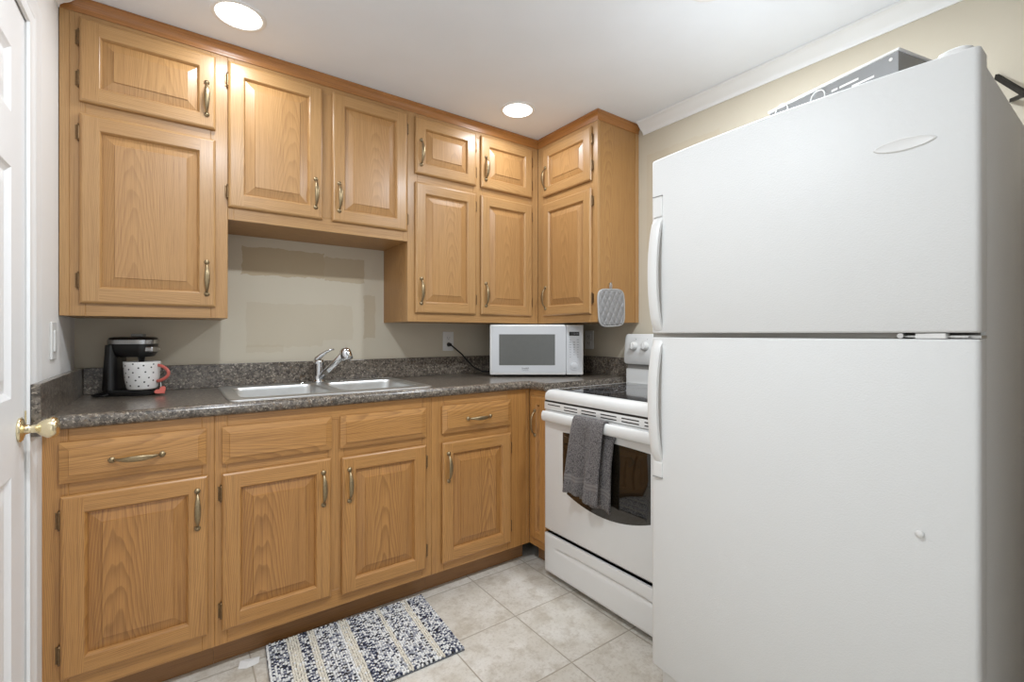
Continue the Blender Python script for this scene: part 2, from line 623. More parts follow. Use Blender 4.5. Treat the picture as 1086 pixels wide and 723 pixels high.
# unseen additions: left end open to world light, stub wall shading the fridge side
bm = BM(); box(bm, 1.25, XR + 0.3, -3.05, -2.95, 0, CEIL); struct('added_stub_wall', bm, M['stub_wall_dark'])
bm = BM()
DY0, DY1, DZ = -1.51, -0.735, 1.98       # door opening in the left wall
box(bm, WL - 0.12, WL, DY1, 0.0, 0, CEIL)
box(bm, WL - 0.12, WL, YF, DY0, 0, CEIL)
box(bm, WL - 0.12, WL, DY0, DY1, DZ, CEIL)
struct('wall_left', bm, M['wall_pale'])

# crown mould along the right wall and the stub over the left wall
crown = [(0.0, CEIL - 0.060), (0.006, CEIL - 0.060), (0.008, CEIL - 0.050), (0.016, CEIL - 0.042), (0.030, CEIL - 0.034),
         (0.044, CEIL - 0.020), (0.052, CEIL - 0.012), (0.060, CEIL - 0.010), (0.062, CEIL - 0.001), (0.0, CEIL - 0.001)]
bm = BM(); sweep(bm, [(XR, -0.84), (XR, YF)], crown); struct('trim_1', bm, M['white_trim'], 40)
bm = BM(); sweep(bm, [(WL, YF), (WL, -0.345)], crown); struct('trim_2', bm, M['white_trim'], 40)
# door casing on the left wall
cas = [(0.0, 0.0), (0.004, 0.006), (0.010, 0.008), (0.016, 0.0085), (0.022, 0.007), (0.055, 0.0085), (0.075, 0.010), (0.084, 0.0085), (0.09, 0.006), (0.135, 0.006), (0.139, 0.0)]
bm = BM()
CY, CZ = -0.598, 2.075
prev = None
rows = []
for o_, h_ in cas:
    pts = [(WL + h_, CY - o_, 0.0), (WL + h_, CY - o_, CZ - o_ * 0.72), (WL + h_, DY0 - 0.139 + o_, CZ - o_ * 0.72), (WL + h_, DY0 - 0.139 + o_, 0.0)]
    rows.append([bm.verts.new(p) for p in pts])
for a, b in zip(rows, rows[1:]):
    for i in range(3):
        bm.faces.new((a[i], a[i + 1], b[i + 1], b[i]))
setuv(bm)
struct('trim_3', bm, M['white_trim'], 30)

# six panel door standing closed in the left wall
def panel_face(bm, xf, y0, y1, z0, z1):
    """recessed moulded panel as rings on the plane x = xf"""
    prof = [(0, 0), (0.006, -0.004), (0.016, -0.009), (0.022, -0.009), (0.05, -0.003), (0.056, -0.003)]
    rg = []
    for i_, n_ in prof:
        rg.append([bm.verts.new((xf + n_, a, b)) for a, b in ((y0 + i_, z0 + i_), (y1 - i_, z0 + i_), (y1 - i_, z1 - i_), (y0 + i_, z1 - i_))])
    for a, b in zip(rg, rg[1:]):
        for i in range(4):
            j = (i + 1) % 4
            bm.faces.new((a[i], a[j], b[j], b[i]))
    bm.faces.new(rg[-1])
    setuv(bm)

bm = BM()
DX = WL - 0.004
ys = [DY0 + 0.004, DY0 + 0.11, -1.165, -1.06, -0.860, DY1 - 0.003]
zs = [0.012, 0.20, 0.805, 0.995, 1.555, 1.688, 1.845, DZ - 0.004]
for i in range(len(ys) - 1):
    for k in range(len(zs) - 1):
        if i in (1, 3) and k in (1, 3, 5):
            panel_face(bm, DX, ys[i], ys[i + 1], zs[k], zs[k + 1])
        else:
            quad(bm, [(DX, ys[i], zs[k]), (DX, ys[i + 1], zs[k]), (DX, ys[i + 1], zs[k + 1]), (DX, ys[i], zs[k + 1])])
box(bm, DX - 0.04, DX - 0.012, ys[0], ys[-1], zs[0], zs[-1])
quad(bm, [(DX, ys[-1], zs[0]), (DX - 0.04, ys[-1], zs[0]), (DX - 0.04, ys[-1], zs[-1]), (DX, ys[-1], zs[-1])])
quad(bm, [(DX, ys[0], zs[-1]), (DX, ys[-1], zs[-1]), (DX - 0.04, ys[-1], zs[-1]), (DX - 0.04, ys[0], zs[-1])])
door = obj('door_1', bm, M['door_white'], recalc=True)
door['kind'] = 'structure'
bm = BM()
lathe(bm, [(0, 0), (0.031, 0.0), (0.032, 0.004), (0.026, 0.008), (0.013, 0.011), (0.010, 0.022), (0.011, 0.032), (0.019, 0.040),
           (0.026, 0.052), (0.0275, 0.062), (0.024, 0.071), (0.012, 0.075), (0, 0.076)], (DX, -0.790, 0.908), (1, 0, 0), 32)
obj('door_knob', bm, M['brass'], door, True)
bm = BM(); box(bm, DX + 0.0005, DX + 0.004, DY1 - 0.004, DY1 + 0.012, 0.905, 0.95, r=0.001)
obj('strike_plate', bm, M['brass'], door)

# light switch on the left wall
t = thing('light_switch', 'white rocker light switch on the wall beside the door', 'switch', (WL, -0.418, 1.13))
bm = BM(); box(bm, 0, 0.006, -0.037, 0.037, -0.06, 0.06, r=0.003); obj('switch_plate', bm, M['plastic_white'], t)
bm = BM(); box(bm, 0.006, 0.010, -0.017, 0.017, -0.034, 0.034, r=0.0015); obj('rocker', bm, M['plastic_white'], t)

def outlet(label, loc, rz):
    t = thing('wall_outlet', label, 'outlet', loc, rz, None)
    bm = BM(); box(bm, -0.036, 0.036, -0.006, 0, -0.057, 0.057, r=0.003); obj('outlet_plate', bm, M['plastic_white'], t)
    for dz in (-0.02, 0.02):
        bm = BM(); box(bm, -0.016, 0.016, -0.009, -0.006, dz - 0.014, dz + 0.014, r=0.0014)
        s = obj('socket', bm, M['plastic_white'], t)
        bm = BM()
        box(bm, -0.008, -0.006, -0.0094, -0.0088, dz - 0.003, dz + 0.006)
        box(bm, 0.006, 0.008, -0.0094, -0.0088, dz - 0.003, dz + 0.006)
        cyl(bm, (0, -0.0094, dz - 0.008), (0, -0.0088, dz - 0.008), 0.0022, n=10)
        obj('slots', bm, M['gap'], s)
    return t
outlet('white wall outlet with a black plug pushed into it', (1.632, -0.0005, 1.11), 0)
outlet('white wall outlet on the right wall beside the microwave', (XR - 0.0005, -0.432, 1.117), -PI / 2)

# ------------------------------------------------------------------ recessed ceiling lights
def downlight(x, y, power, label):
    t = thing('recessed_light', label, 'ceiling light', (x, y, CEIL), 0, 'recessed ceiling lights')
    bm = BM()
    lathe(bm, [(0.073, -0.001), (0.073, -0.004), (0.077, -0.006), (0.086, -0.005), (0.089, -0.001)], n=48)
    obj('trim_ring', bm, M['white_trim'], t, True)
    bm = BM()
    lathe(bm, [(0, -0.0055), (0.05, -0.005), (0.0735, -0.003)], n=48)
    obj('lens', bm, M['lens'], t, True)
    ld = bpy.data.lights.new('bulb', 'AREA')
    ld.shape = 'DISK'
    ld.size = 0.12
    ld.energy = power
    ld.color = LAMP_COL
    lo = bpy.data.objects.new('bulb', ld)
    C.objects.link(lo)
    lo.parent = t
    lo.location = (0, 0, -0.012)
    return t
downlight(*LAMP_SPOTS[0], LAMP_W[0], 'round recessed ceiling light over the left end of the sink counter')
downlight(*LAMP_SPOTS[1], LAMP_W[1], 'round recessed ceiling light near the corner of the wall cabinets')
downlight(*LAMP_SPOTS[2], LAMP_W[2], 'recessed ceiling light nearer the white door, out of the frame')
downlight(*LAMP_SPOTS[3], LAMP_W[3], 'recessed ceiling light above the refrigerator, out of the frame')

# ------------------------------------------------------------------ cabinet hardware (shared meshes)
def pull_mesh():
    bm = BM()
    hl = 0.056
    pts, rr, ff = [], [], []
    for i in range(17):
        s = -1 + 2 * i / 16
        z = s * hl
        out = 0.004 + 0.022 * (1 - abs(s) ** 2.6)
        pts.append((0, -out, z))
        ff.append(0.0042 + 0.0050 * max(0, 1 - (s / 0.85) ** 2))
        rr.append(0.0034)
    tube(bm, pts, rr, 10, ff, up=(0, 1, 0))
    for s in (-1, 1):
        lathe(bm, [(0, 0.0075), (0.0035, 0.0072), (0.005, 0.005), (0.0082, 0.0045), (0.0092, 0.002), (0.0092, 0)], (0, 0, s * (hl + 0.005)), (0, -1, 0), 18)
    bmesh.ops.recalc_face_normals(bm, faces=bm.faces[:])
    me = bpy.data.meshes.new('pull'); bm.to_mesh(me); bm.free()
    me.materials.append(M['bronze']); me.shade_smooth()
    return me
PULL = pull_mesh()

def hinge_mesh():
    bm = BM()
    box(bm, -0.007, 0.0, -0.0025, 0, -0.022, 0.022, r=0.0008)
    cyl(bm, (0.002, -0.006, -0.021), (0.002, -0.006, 0.021), 0.0048, n=12)
    for s in (-1, 1):
        lathe(bm, [(0.0048, 0), (0.0056, 0.002), (0.003, 0.005), (0.0038, 0.008), (0, 0.010)], (0.002, -0.006, s * 0.021), (0, 0, s), 10)
        cyl(bm, (-0.005, -0.0035, s * 0.022), (-0.005, -0.002, s * 0.022), 0.0026, n=8)
    bmesh.ops.recalc_face_normals(bm, faces=bm.faces[:])
    me = bpy.data.meshes.new('hinge'); bm.to_mesh(me); bm.free()
    me.materials.append(M['bronze_dark']); me.shade_smooth(); me.set_sharp_from_angle(angle=math.radians(40))
    return me
HINGE = hinge_mesh()

WOOD = [M['oak'], M['oak_upper_panel']]

def ringfaces(bm, a, b, grains, cx, cz, ous=None, ov=0.0):
    """quads between two rectangles of 4 verts (bl, br, tr, tl); bottom, right, top, left"""
    for i in range(4):
        j = (i + 1) % 4
        f = bm.faces.new((a[i], a[j], b[j], b[i]))
    setuv_sides(bm, grains, cx, cz, ous, ov)

def setuv_sides(bm, grains, cx, cz, ous, ov):
    fs = [f for f in bm.faces if not f[bm.faces.layers.int['done']]]
    bm.normal_update()
    lay = bm.loops.layers.uv[0]
    for k, f in enumerate(fs):
        g = grains[k % len(grains)]
        ou = ous[k % len(ous)] if ous else 0.0
        for lp in f.loops:
            p = lp.vert.co
            u, v = (p.z - cz, p.x - cx) if g == 'x' else (p.x - cx, p.z - cz)
            lp[lay].uv = (u + ou, v + ov)
        f[bm.faces.layers.int['done']] = 1

def rect(bm, x0, x1, z0, z1, y):
    return [bm.verts.new(p) for p in ((x0, y, z0), (x1, y, z0), (x1, y, z1), (x0, y, z1))]

def cab_door(parent, x0, x1, z0, z1, yf, handle=None, hinge=None, hz=None, name='door', sw=0.052, hup=None, label=None):
    """raised-panel door; yf = plane of the face frame (front is -y)"""
    cx, cz = (x0 + x1) / 2, (z0 + z1) / 2
    bm = BM()
    T = 0.0165
    offs = [(0.004, 0.0), (0.004, 0.0045), (0.0, 0.005), (0.0, 0.0095), (0.002, 0.013), (0.006, 0.0157), (0.009, T)]
    ousF = [random.choice((-1, 1)) * random.uniform(0.05, 0.11) for _ in range(4)]
    ovF = random.uniform(-9, 9)
    rs = [rect(bm, x0 + i, x1 - i, z0 + i, z1 - i, yf - n) for i, n in offs]
    for a, b in zip(rs, rs[1:]):
        ringfaces(bm, a, b, 'xzxz', cx, cz, ousF, ovF)
    i0 = 0.009
    y = yf - T
    # stiles run the full height, rails sit between them
    for (a0, a1, b0, b1, g, c) in ((x0 + i0, x0 + sw, z0 + i0, z1 - i0, 'z', 0), (x1 - sw, x1 - i0, z0 + i0, z1 - i0, 'z', 1),
                                   (x0 + sw, x1 - sw, z0 + i0, z0 + sw, 'x', 2), (x0 + sw, x1 - sw, z1 - sw, z1 - i0, 'x', 3)):
        ctr = Vector(((a0 + a1) / 2, 0, (b0 + b1) / 2))
        quad(bm, [(a0, y, b0), (a1, y, b0), (a1, y, b1), (a0, y, b1)], g, ousF[c], ovF + 1.7 * c, ctr)
    # hairline where stile meets rail
    ins = [(sw, T), (sw + 0.002, T - 0.0015), (sw + 0.006, T - 0.008), (sw + 0.0075, T - 0.0118)]
    rs = [rect(bm, x0 + i, x1 - i, z0 + i, z1 - i, yf - n) for i, n in ins]
    for a, b in zip(rs, rs[1:]):
        ringfaces(bm, a, b, 'xzxz', cx, cz, ousF, ovF)
    d = obj(name, bm, WOOD[0], parent)
    if label:
        d['label'] = label
    bm = BM()
    h = min(x1 - x0, z1 - z0)
    pw = min(0.040, h * 0.13)
    ins = [(sw + 0.0074, T - 0.0120), (sw + 0.009, T - 0.0116), (sw + pw, T - 0.0035), (sw + pw + 0.0012, T - 0.0008)]
    rs = [rect(bm, x0 + i, x1 - i, z0 + i, z1 - i, yf - n) for i, n in ins]
    ou = random.uniform(-0.055, 0.055)
    ov = random.uniform(-9, 9)
    for a, b in zip(rs, rs[1:]):
        for i in range(4):
            j = (i + 1) % 4
            bm.faces.new((a[i], a[j], b[j], b[i]))
    bm.faces.new(rs[-1])
    setuv_sides(bm, 'z', cx, cz, [ou], ov)
    obj('raised_panel', bm, WOOD[1], d)
    if handle is not None:
        hx = x0 + 0.0295 if handle[0] == 'l' else x1 - 0.0295
        inst('handle', PULL, d, (hx, yf - T, handle[1]))
    if hinge:
        for z in hz:
            if hinge == 'l':
                inst('hinge', HINGE, d, (x0 - 0.004, yf - 0.0002, z))
            else:
                inst('hinge', HINGE, d, (x1 + 0.004, yf - 0.0002, z), (0, PI, 0))
    return d

def drawer_front(parent, x0, x1, z0, z1, yf, handle=True, name='drawer'):
    cx, cz = (x0 + x1) / 2, (z0 + z1) / 2
    bm = BM()
    offs = [(0.004, 0), (0.004, 0.0045), (0, 0.005), (0, 0.009), (0.0015, 0.0105), (0.021, 0.0165), (0.022, 0.0185), (0.0232, 0.019)]
    ous = [0.06 * random.choice((-1, 1))] * 4
    ov = random.uniform(-9, 9)
    rs = [rect(bm, x0 + i, x1 - i, z0 + i, z1 - i, yf - n) for i, n in offs]
    for a, b in zip(rs, rs[1:]):
        ringfaces(bm, a, b, 'xxxx', cx, cz, ous, ov)
    bm.faces.new(rs[-1])
    setuv_sides(bm, 'x', cx, cz, ous, ov)
    d = obj(name, bm, WOOD[0], parent)
    if handle:
        inst('handle', PULL, d, (cx, yf - 0.019, cz - 0.005), (0, PI / 2, 0))
    return d

def carcass(t, w, h, dep, members, toe=None, side_grain='z', open_bottom=False):
    """box behind a face frame made of the listed members (x0, x1, z0, z1, grain)"""
    bm = BM()
    zb = 0.0 if toe is None else toe
    for (x0, x1, z0, z1, g) in members:
        box(bm, x0, x1, -dep, -dep + 0.019, z0, z1, g, r=0.0012, seg=1)
    obj('face_frame', bm, WOOD[0], t)
    bm = BM()
    e = 0.001
    box(bm, 0.0, 0.016, -dep + 0.0195, -e, zb, h, 'z', ou=0.09)
    box(bm, w - 0.016, w, -dep + 0.0195, -e, zb, h, 'z', ou=0.09)
    box(bm, 0.0162, w - 0.0162, -dep + 0.0195, -e, zb, zb + 0.018, 'x', ou=0.02)
    if toe is None:
        box(bm, 0.016, w - 0.016, -dep + 0.0195, -e, h - 0.02, h - 0.004, 'x')
    box(bm, 0.016, w - 0.016, -0.012, -e, zb + 0.026, h - 0.02, 'x')
    obj('carcass', bm, M['oak_panel'], t)
    # dark interior board just behind the frame, closes the joints between frame and doors
    bm = BM(); box(bm, 0.017, w - 0.017, -dep + 0.0200, -dep + 0.024, zb + 0.027, h - 0.021, 'x')
    obj('inner_board', bm, M['inside'], t)
    if toe is not None:
        bm = BM(); box(bm, 0, w, -dep + 0.06, -dep + 0.075, 0.001, toe - 0.0005, 'x')
        obj('toe_kick', bm, M['oak_toe'], t)

TOPU = CEIL - 0.002 - ZB
fr = lambda x: x - ZB
# --- left wall cabinet: small door over tall door
W1 = 0.4815
t = thing('wall_cabinet', 'tall oak wall cabinet with two doors hung beside the left wall', 'cabinet', (0.0, 0, ZB), 0, 'oak wall cabinets')
carcass(t, W1 - 0.0005, TOPU, YU, [(-0.004, 0.0215, 0, TOPU, 'z'), (0.0216, 0.062, 0, TOPU, 'z'), (W1 - 0.058, W1 - 0.0005, 0, TOPU, 'z'),
        (0.062, W1 - 0.058, 0, 0.056, 'x'), (0.062, W1 - 0.058, fr(1.89), fr(1.962), 'x'), (0.062, W1 - 0.058, fr(2.216), TOPU, 'x')])
cab_door(t, 0.047, 0.440, fr(1.946), fr(2.232), -YU, ('r', fr(2.058)), 'l', (fr(2.023), fr(2.163)))
cab_door(t, 0.047, 0.440, fr(1.257), fr(1.907), -YU, ('r', fr(1.367)), 'l', (fr(1.335), fr(1.840)))
# --- short cabinet over the sink
W2 = 1.238 - W1
ZM = 1.607
TM = CEIL - 0.002 - ZM
t = thing('wall_cabinet', 'short oak wall cabinet with two doors hung above the sink', 'cabinet', (W1, 0, ZM), 0, 'oak wall cabinets')
fm = lambda x: x - ZM
fx = lambda x: x - W1
carcass(t, W2 - 0.0005, TM, YU, [(0.0, 0.02, 0, TM, 'z'), (W2 - 0.024, W2 - 0.0005, 0, TM, 'z'), (fx(0.82), fx(0.895), 0.06, fm(2.216), 'z'),
        (0.02, W2 - 0.024, 0, 0.06, 'x'), (0.02, W2 - 0.024, fm(2.216), TM, 'x')])
cab_door(t, fx(0.482), fx(0.837), fm(1.655), fm(2.232), -YU, ('r', fm(1.764)), None)
cab_door(t, fx(0.878), fx(1.232), fm(1.655), fm(2.232), -YU, ('l', fm(1.764)), 'r', (fm(1.715), fm(2.158)))
d = t.children[-2] if False else None
for ch in t.children:
    if ch.name.startswith('door') and ch.children and not any(c.name.startswith('hinge') for c in ch.children):
        for z in (1.715, 2.158):
            inst('hinge', HINGE, ch, (fx(0.478), -YU - 0.0002, fm(z)))
# --- four door cabinet beside the corner
XC = XR - YU
W3 = XC - 1.238
t = thing('wall_cabinet', 'oak wall cabinet with four doors hung between sink and corner', 'cabinet', (1.238, 0, ZB), 0, 'oak wall cabinets')
fx = lambda x: x - 1.238
carcass(t, W3 - 0.001, TOPU, YU, [(0.0, 0.052, 0, TOPU, 'z'), (fx(1.61), fx(1.672), 0.056, fr(2.216), 'z'), (fx(1.995), W3 - 0.0004, 0, TOPU, 'z'),
        (0.052, fx(1.995), 0, 0.056, 'x'), (0.052, fx(1.61), fr(1.89), fr(1.962), 'x'), (fx(1.672), fx(1.995), fr(1.89), fr(1.962), 'x'),
        (0.052, fx(1.995), fr(2.216), TOPU, 'x')])
for a, b in ((1.275, 1.625), (1.657, 2.010)):
    cab_door(t, fx(a), fx(b), fr(1.949), fr(2.232), -YU, ('l', fr(2.056)), 'r', (fr(2.024), fr(2.161)))
    cab_door(t, fx(a), fx(b), fr(1.257), fr(1.908), -YU, ('l', fr(1.367)), 'r', (fr(1.337), fr(1.841)))
# --- right wall cabinet (front looks along -X)
W4 = 0.8051 - YU
t = thing('wall_cabinet', 'oak wall cabinet on the right wall with a potholder hung on its side', 'cabinet', (XR, -YU, ZB), -PI / 2, 'oak wall cabinets')
fy = lambda y: -y - YU
carcass(t, W4, TOPU, YU, [(0.0004, fy(-0.395), 0, TOPU, 'z'), (fy(-0.752), W4, 0, TOPU, 'z'), (fy(-0.395), fy(-0.752), 0, 0.056, 'x'),
        (fy(-0.395), fy(-0.752), fr(1.89), fr(1.962), 'x'), (fy(-0.395), fy(-0.752), fr(2.216), TOPU, 'x')])
cab_door(t, fy(-0.378), fy(-0.768), fr(1.949), fr(2.228), -YU, ('l', fr(2.052)), 'r', (fr(2.024), fr(2.161)))
cab_door(t, fy(-0.378), fy(-0.768), fr(1.257), fr(1.908), -YU, ('l', fr(1.360)), 'r', (fr(1.337), fr(1.841)))
# scribe strip down the back edge of the exposed side
bm = BM(); box(bm, W4, W4 + 0.004, -0.03, -0.002, 0, TOPU, 'z', r=0.001); obj('scribe_strip', bm, M['oak'], t)

# --- wooden crown along the top of the wall cabinets
bm = BM()
zc = CEIL - 0.001
prof = [(0.0005, CEIL - 0.046), (0.004, CEIL - 0.046), (0.0055, CEIL - 0.040), (0.005, CEIL - 0.033), (0.0085, CEIL - 0.024), (0.014, CEIL - 0.016),
        (0.019, CEIL - 0.012), (0.0205, CEIL - 0.005), (0.0205, zc), (0.0005, zc)]
sweep(bm, [(WL + 0.002, -YU), (XC, -YU), (XC, -0.8051), (XR - 0.002, -0.8051)], prof)
o = obj('cabinet_crown', bm, M['oak_trim'], None, 35)
tag(o, 'reddish oak crown moulding running along the top of the wall cabinets', 'moulding')

# ------------------------------------------------------------------ base cabinets
ZT = 0.092
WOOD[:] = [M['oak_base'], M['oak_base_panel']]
HB = 0.874
X1, X2 = 0.42, 1.224
XBF = XR - YB          # face of the right-hand base run (x)
# left unit: drawer over door
t = thing('base_cabinet', 'oak base cabinet with one drawer and one door beside the white door', 'cabinet', (0.0, 0, 0), 0, 'oak base cabinets')
carcass(t, X1 - 0.0005, HB, YB, [(0.0, 0.058, ZT, HB, 'z'), (0.384, X1 - 0.0005, ZT, HB, 'z'), (0.058, 0.384, ZT, 0.165, 'x'), (0.058, 0.384, 0.662, 0.735, 'x'), (0.058, 0.384, 0.82, HB, 'x')], ZT)
drawer_front(t, 0.038, 0.396, 0.716, 0.836, -YB)
cab_door(t, 0.041, 0.400, 0.146, 0.680, -YB, ('r', 0.573), 'l', (0.220, 0.610))
# sink base: two false drawer fronts over two doors
t = thing('base_cabinet', 'oak sink base cabinet with two plain drawer fronts over two doors', 'cabinet', (X1, 0, 0), 0, 'oak base cabinets')
fx = lambda x: x - X1
w_ = X2 - X1
carcass(t, w_ - 0.001, HB, YB, [(0.0, 0.036, ZT, HB, 'z'), (fx(1.18), w_ - 0.001, ZT, HB, 'z'), (fx(0.785), fx(0.848), 0.16, 0.82, 'z'), (0.036, fx(1.18), ZT, 0.16, 'x'),
        (0.036, fx(0.785), 0.655, 0.73, 'x'), (fx(0.848), fx(1.18), 0.655, 0.73, 'x'), (0.036, fx(1.18), 0.82, HB, 'x')], ZT)
drawer_front(t, fx(0.440), fx(0.800), 0.708, 0.835, -YB, False, 'false_drawer_front')
drawer_front(t, fx(0.831), fx(1.195), 0.705, 0.832, -YB, False, 'false_drawer_front')
cab_door(t, fx(0.440), fx(0.797), 0.143, 0.677, -YB, ('r', 0.565), 'l', (0.212, 0.609))
cab_door(t, fx(0.836), fx(1.195), 0.133, 0.671, -YB, ('l', 0.560), 'r', (0.208, 0.596))
# corner unit
t = thing('base_cabinet', 'oak base cabinet with one drawer and one door near the corner', 'cabinet', (X2, 0, 0), 0, 'oak base cabinets')
fx = lambda x: x - X2
w_ = XBF - X2
carcass(t, w_ - 0.001, HB, YB, [(0.0, 0.062, ZT, HB, 'z'), (fx(1.632), w_ - 0.022, ZT, HB, 'z'), (w_ - 0.0215, w_ - 0.0004, ZT, HB, 'z'), (0.062, fx(1.632), ZT, 0.15, 'x'),
        (0.062, fx(1.632), 0.65, 0.73, 'x'), (0.062, fx(1.632), 0.815, HB, 'x')], ZT)
drawer_front(t, fx(1.273), fx(1.649), 0.707, 0.831, -YB)
cab_door(t, fx(1.272), fx(1.649), 0.130, 0.669, -YB, ('l', 0.557), 'r', (0.208, 0.592))
# right-hand corner unit beside the range
YRB = -0.755
w_ = -YRB - YB
t = thing('base_cabinet', 'narrow oak base cabinet squeezed between corner and white range', 'cabinet', (XR, -YB, 0), -PI / 2, 'oak base cabinets')
carcass(t, w_, HB, YB, [(0.0004, 0.034, ZT, HB, 'z'), (w_ - 0.02, w_, ZT, HB, 'z'), (0.034, w_ - 0.02, ZT, 0.15, 'x'), (0.034, w_ - 0.02, 0.835, HB, 'x')], ZT)
cab_door(t, 0.028, w_ - 0.004, 0.135, 0.845, -YB, None, None, sw=0.04)
inst('handle', PULL, [c for c in t.children if c.name.startswith('door')][0], (0.062, -YB - 0.0165, 0.712))

# ------------------------------------------------------------------ countertop
ZC = 0.914
t = thing('countertop', 'dark speckled laminate countertop running along both walls around the sink', 'countertop', (0, 0, 0))
bm = BM()
SX0, SX1, SY0, SY1 = 0.480, 1.240, -0.560, -0.072        # sink cut-out
for (a0, a1, b0, b1) in ((0.0005, SX0, -0.600, -0.001), (SX0, SX1, -0.600, SY0), (SX0, SX1, SY1, -0.001), (SX1, XR - 0.001, -0.600, -0.001), (1.784, XR - 0.001, YRB, -0.600)):
    quad(bm, [(a0, b0, ZC), (a1, b0, ZC), (a1, b1, ZC), (a0, b1, ZC)])
ZU = 0.8755
bull = [(0, ZC), (0.010, ZC + 0.0022), (0.020, ZC + 0.002), (0.028, ZC - 0.002), (0.034, ZC - 0.010), (0.036, ZC - 0.019), (0.034, ZC - 0.029), (0.029, ZC - 0.036), (0.022, ZU), (0, ZU)]
path = [(0.0005, -0.600), (1.744, -0.600)]
for k in range(1, 8):
    a = k / 8 * PI / 2
    path.append((1.744 + 0.04 * math.sin(a), -0.640 + 0.04 * math.cos(a)))
path += [(1.784, -0.640), (1.784, YRB)]
sweep(bm, path, bull)
quad(bm, [(1.744, -0.600, ZC), (1.784, -0.600, ZC), (1.784, -0.640, ZC)])
quad(bm, [(1.784, YRB, ZU), (XR - 0.001, YRB, ZU), (XR - 0.001, YRB, ZC), (1.784, YRB, ZC)])
for (a, b, c, d_) in ((SX0, SY0, SX1, SY0), (SX1, SY0, SX1, SY1), (SX1, SY1, SX0, SY1), (SX0, SY1, SX0, SY0)):
    quad(bm, [(a, b, ZU), (c, d_, ZU), (c, d_, ZC), (a, b, ZC)])
obj('worktop', bm, M['laminate'], t, 40, recalc=True)
bm = BM(); box(bm, 0.021, XR - 0.021, -0.020, -0.001, ZC + 0.0003, 1.018, r=0.002); obj('backsplash', bm, M['laminate'], t)
bm = BM(); box(bm, 0.0012, 0.0205, -0.735, -0.001, ZC - 0.036, 1.018, r=0.0015)
obj('side_splash', bm, M['laminate'], t)
bm = BM(); box(bm, XR - 0.0205, XR - 0.001, YRB, -0.001, ZC + 0.0003, 1.018, r=0.002); obj('side_splash', bm, M['laminate'], t)

# ------------------------------------------------------------------ sink
def rrect(x0, x1, y0, y1, r, n=6):
    pts = []
    for (cx, cy, a0) in ((x1 - r, y1 - r, 0), (x0 + r, y1 - r, PI / 2), (x0 + r, y0 + r, PI), (x1 - r, y0 + r, 1.5 * PI)):
        for k in range(n + 1):
            a = a0 + k / n * PI / 2
            pts.append((cx + r * math.cos(a), cy + r * math.sin(a)))
    return pts

def loft(bm, loops, cap_last=False, cap_first=False):
    rs = [[bm.verts.new(p) for p in lp] for lp in loops]
    n = len(rs[0])
    for a, b in zip(rs, rs[1:]):
        for i in range(n):
            j = (i + 1) % n
            bm.faces.new((a[i], a[j], b[j], b[i]))
    if cap_last:
        bm.faces.new(rs[-1])
    if cap_first:
        bm.faces.new(rs[0])
    setuv(bm)
    return rs

t = thing('kitchen_sink', 'stainless steel double bowl sink dropped into the dark countertop', 'sink', (0.86, -0.315, ZC))
ox, oy = 0.86, -0.315
bowls = [(0.505 - ox, 0.838 - ox, -0.525 - oy, -0.160 - oy), (0.876 - ox, 1.213 - ox, -0.525 - oy, -0.160 - oy)]
RX0, RX1, RY0, RY1 = 0.462 - ox, 1.255 - ox, -0.578 - oy, -0.058 - oy
bm = BM()
# rolled rim: outer ring rises then the flat deck
ro = lambda i, z: [(x, y, z) for x, y in rrect(RX0 + i, RX1 - i, RY0 + i, RY1 - i, 0.03 - i * 0.3)]
rs = loft(bm, [ro(0, 0.0006), ro(0.001, 0.004), ro(0.005, 0.0065), ro(0.011, 0.0055)])
inner = rs[-1]
# deck with two openings: build by bridging via triangle fill
edges = []
def edge_loop(vs):
    es = []
    for i in range(len(vs)):
        e = bm.edges.get((vs[i], vs[(i + 1) % len(vs)])) or bm.edges.new((vs[i], vs[(i + 1) % len(vs)]))
        es.append(e)
    return es
edges += edge_loop(inner)
bl = []
for b_ in bowls:
    vs = [bm.verts.new((x, y, 0.0055)) for x, y in rrect(*b_, 0.045)]
    bl.append(vs)
    edges += edge_loop(vs)
bmesh.ops.triangle_fill(bm, edges=edges, use_beauty=True)
setuv(bm)
obj('rim', bm, M['steel'], t, 40)
for b_ in bowls:
    bm = BM()
    dep = 0.17
    def bl_(i, z, r):
        return [(x, y, z) for x, y in rrect(b_[0] + i, b_[1] - i, b_[2] + i, b_[3] - i, r)]
    loft(bm, [bl_(0, 0.0055, 0.045), bl_(0.0015, 0.003, 0.045), bl_(0.004, -0.01, 0.044), bl_(0.012, -dep + 0.03, 0.044), bl_(0.022, -dep + 0.008, 0.04), bl_(0.04, -dep, 0.03), bl_(0.12, -dep - 0.003, 0.02)], cap_last=True)
    bw = obj('bowl', bm, M['steel'], t, 50)
    bm = BM()
    lathe(bm, [(0, 0.002), (0.018, 0.002), (0.03, 0.004), (0.042, 0.003), (0.044, 0)], ((b_[0] + b_[1]) / 2, (b_[2] + b_[3]) / 2, -dep - 0.0025), n=28)
    obj('drain', bm, M['chrome'], bw, True)
for xh in (0.80 - ox, 0.985 - ox):
    bm = BM(); lathe(bm, [(0.014, 0), (0.0135, 0.003), (0.009, 0.0045), (0, 0.005)], (xh, -0.098 - oy, 0.0055), n=20)
    obj('hole_cover', bm, M['chrome'], t, True)

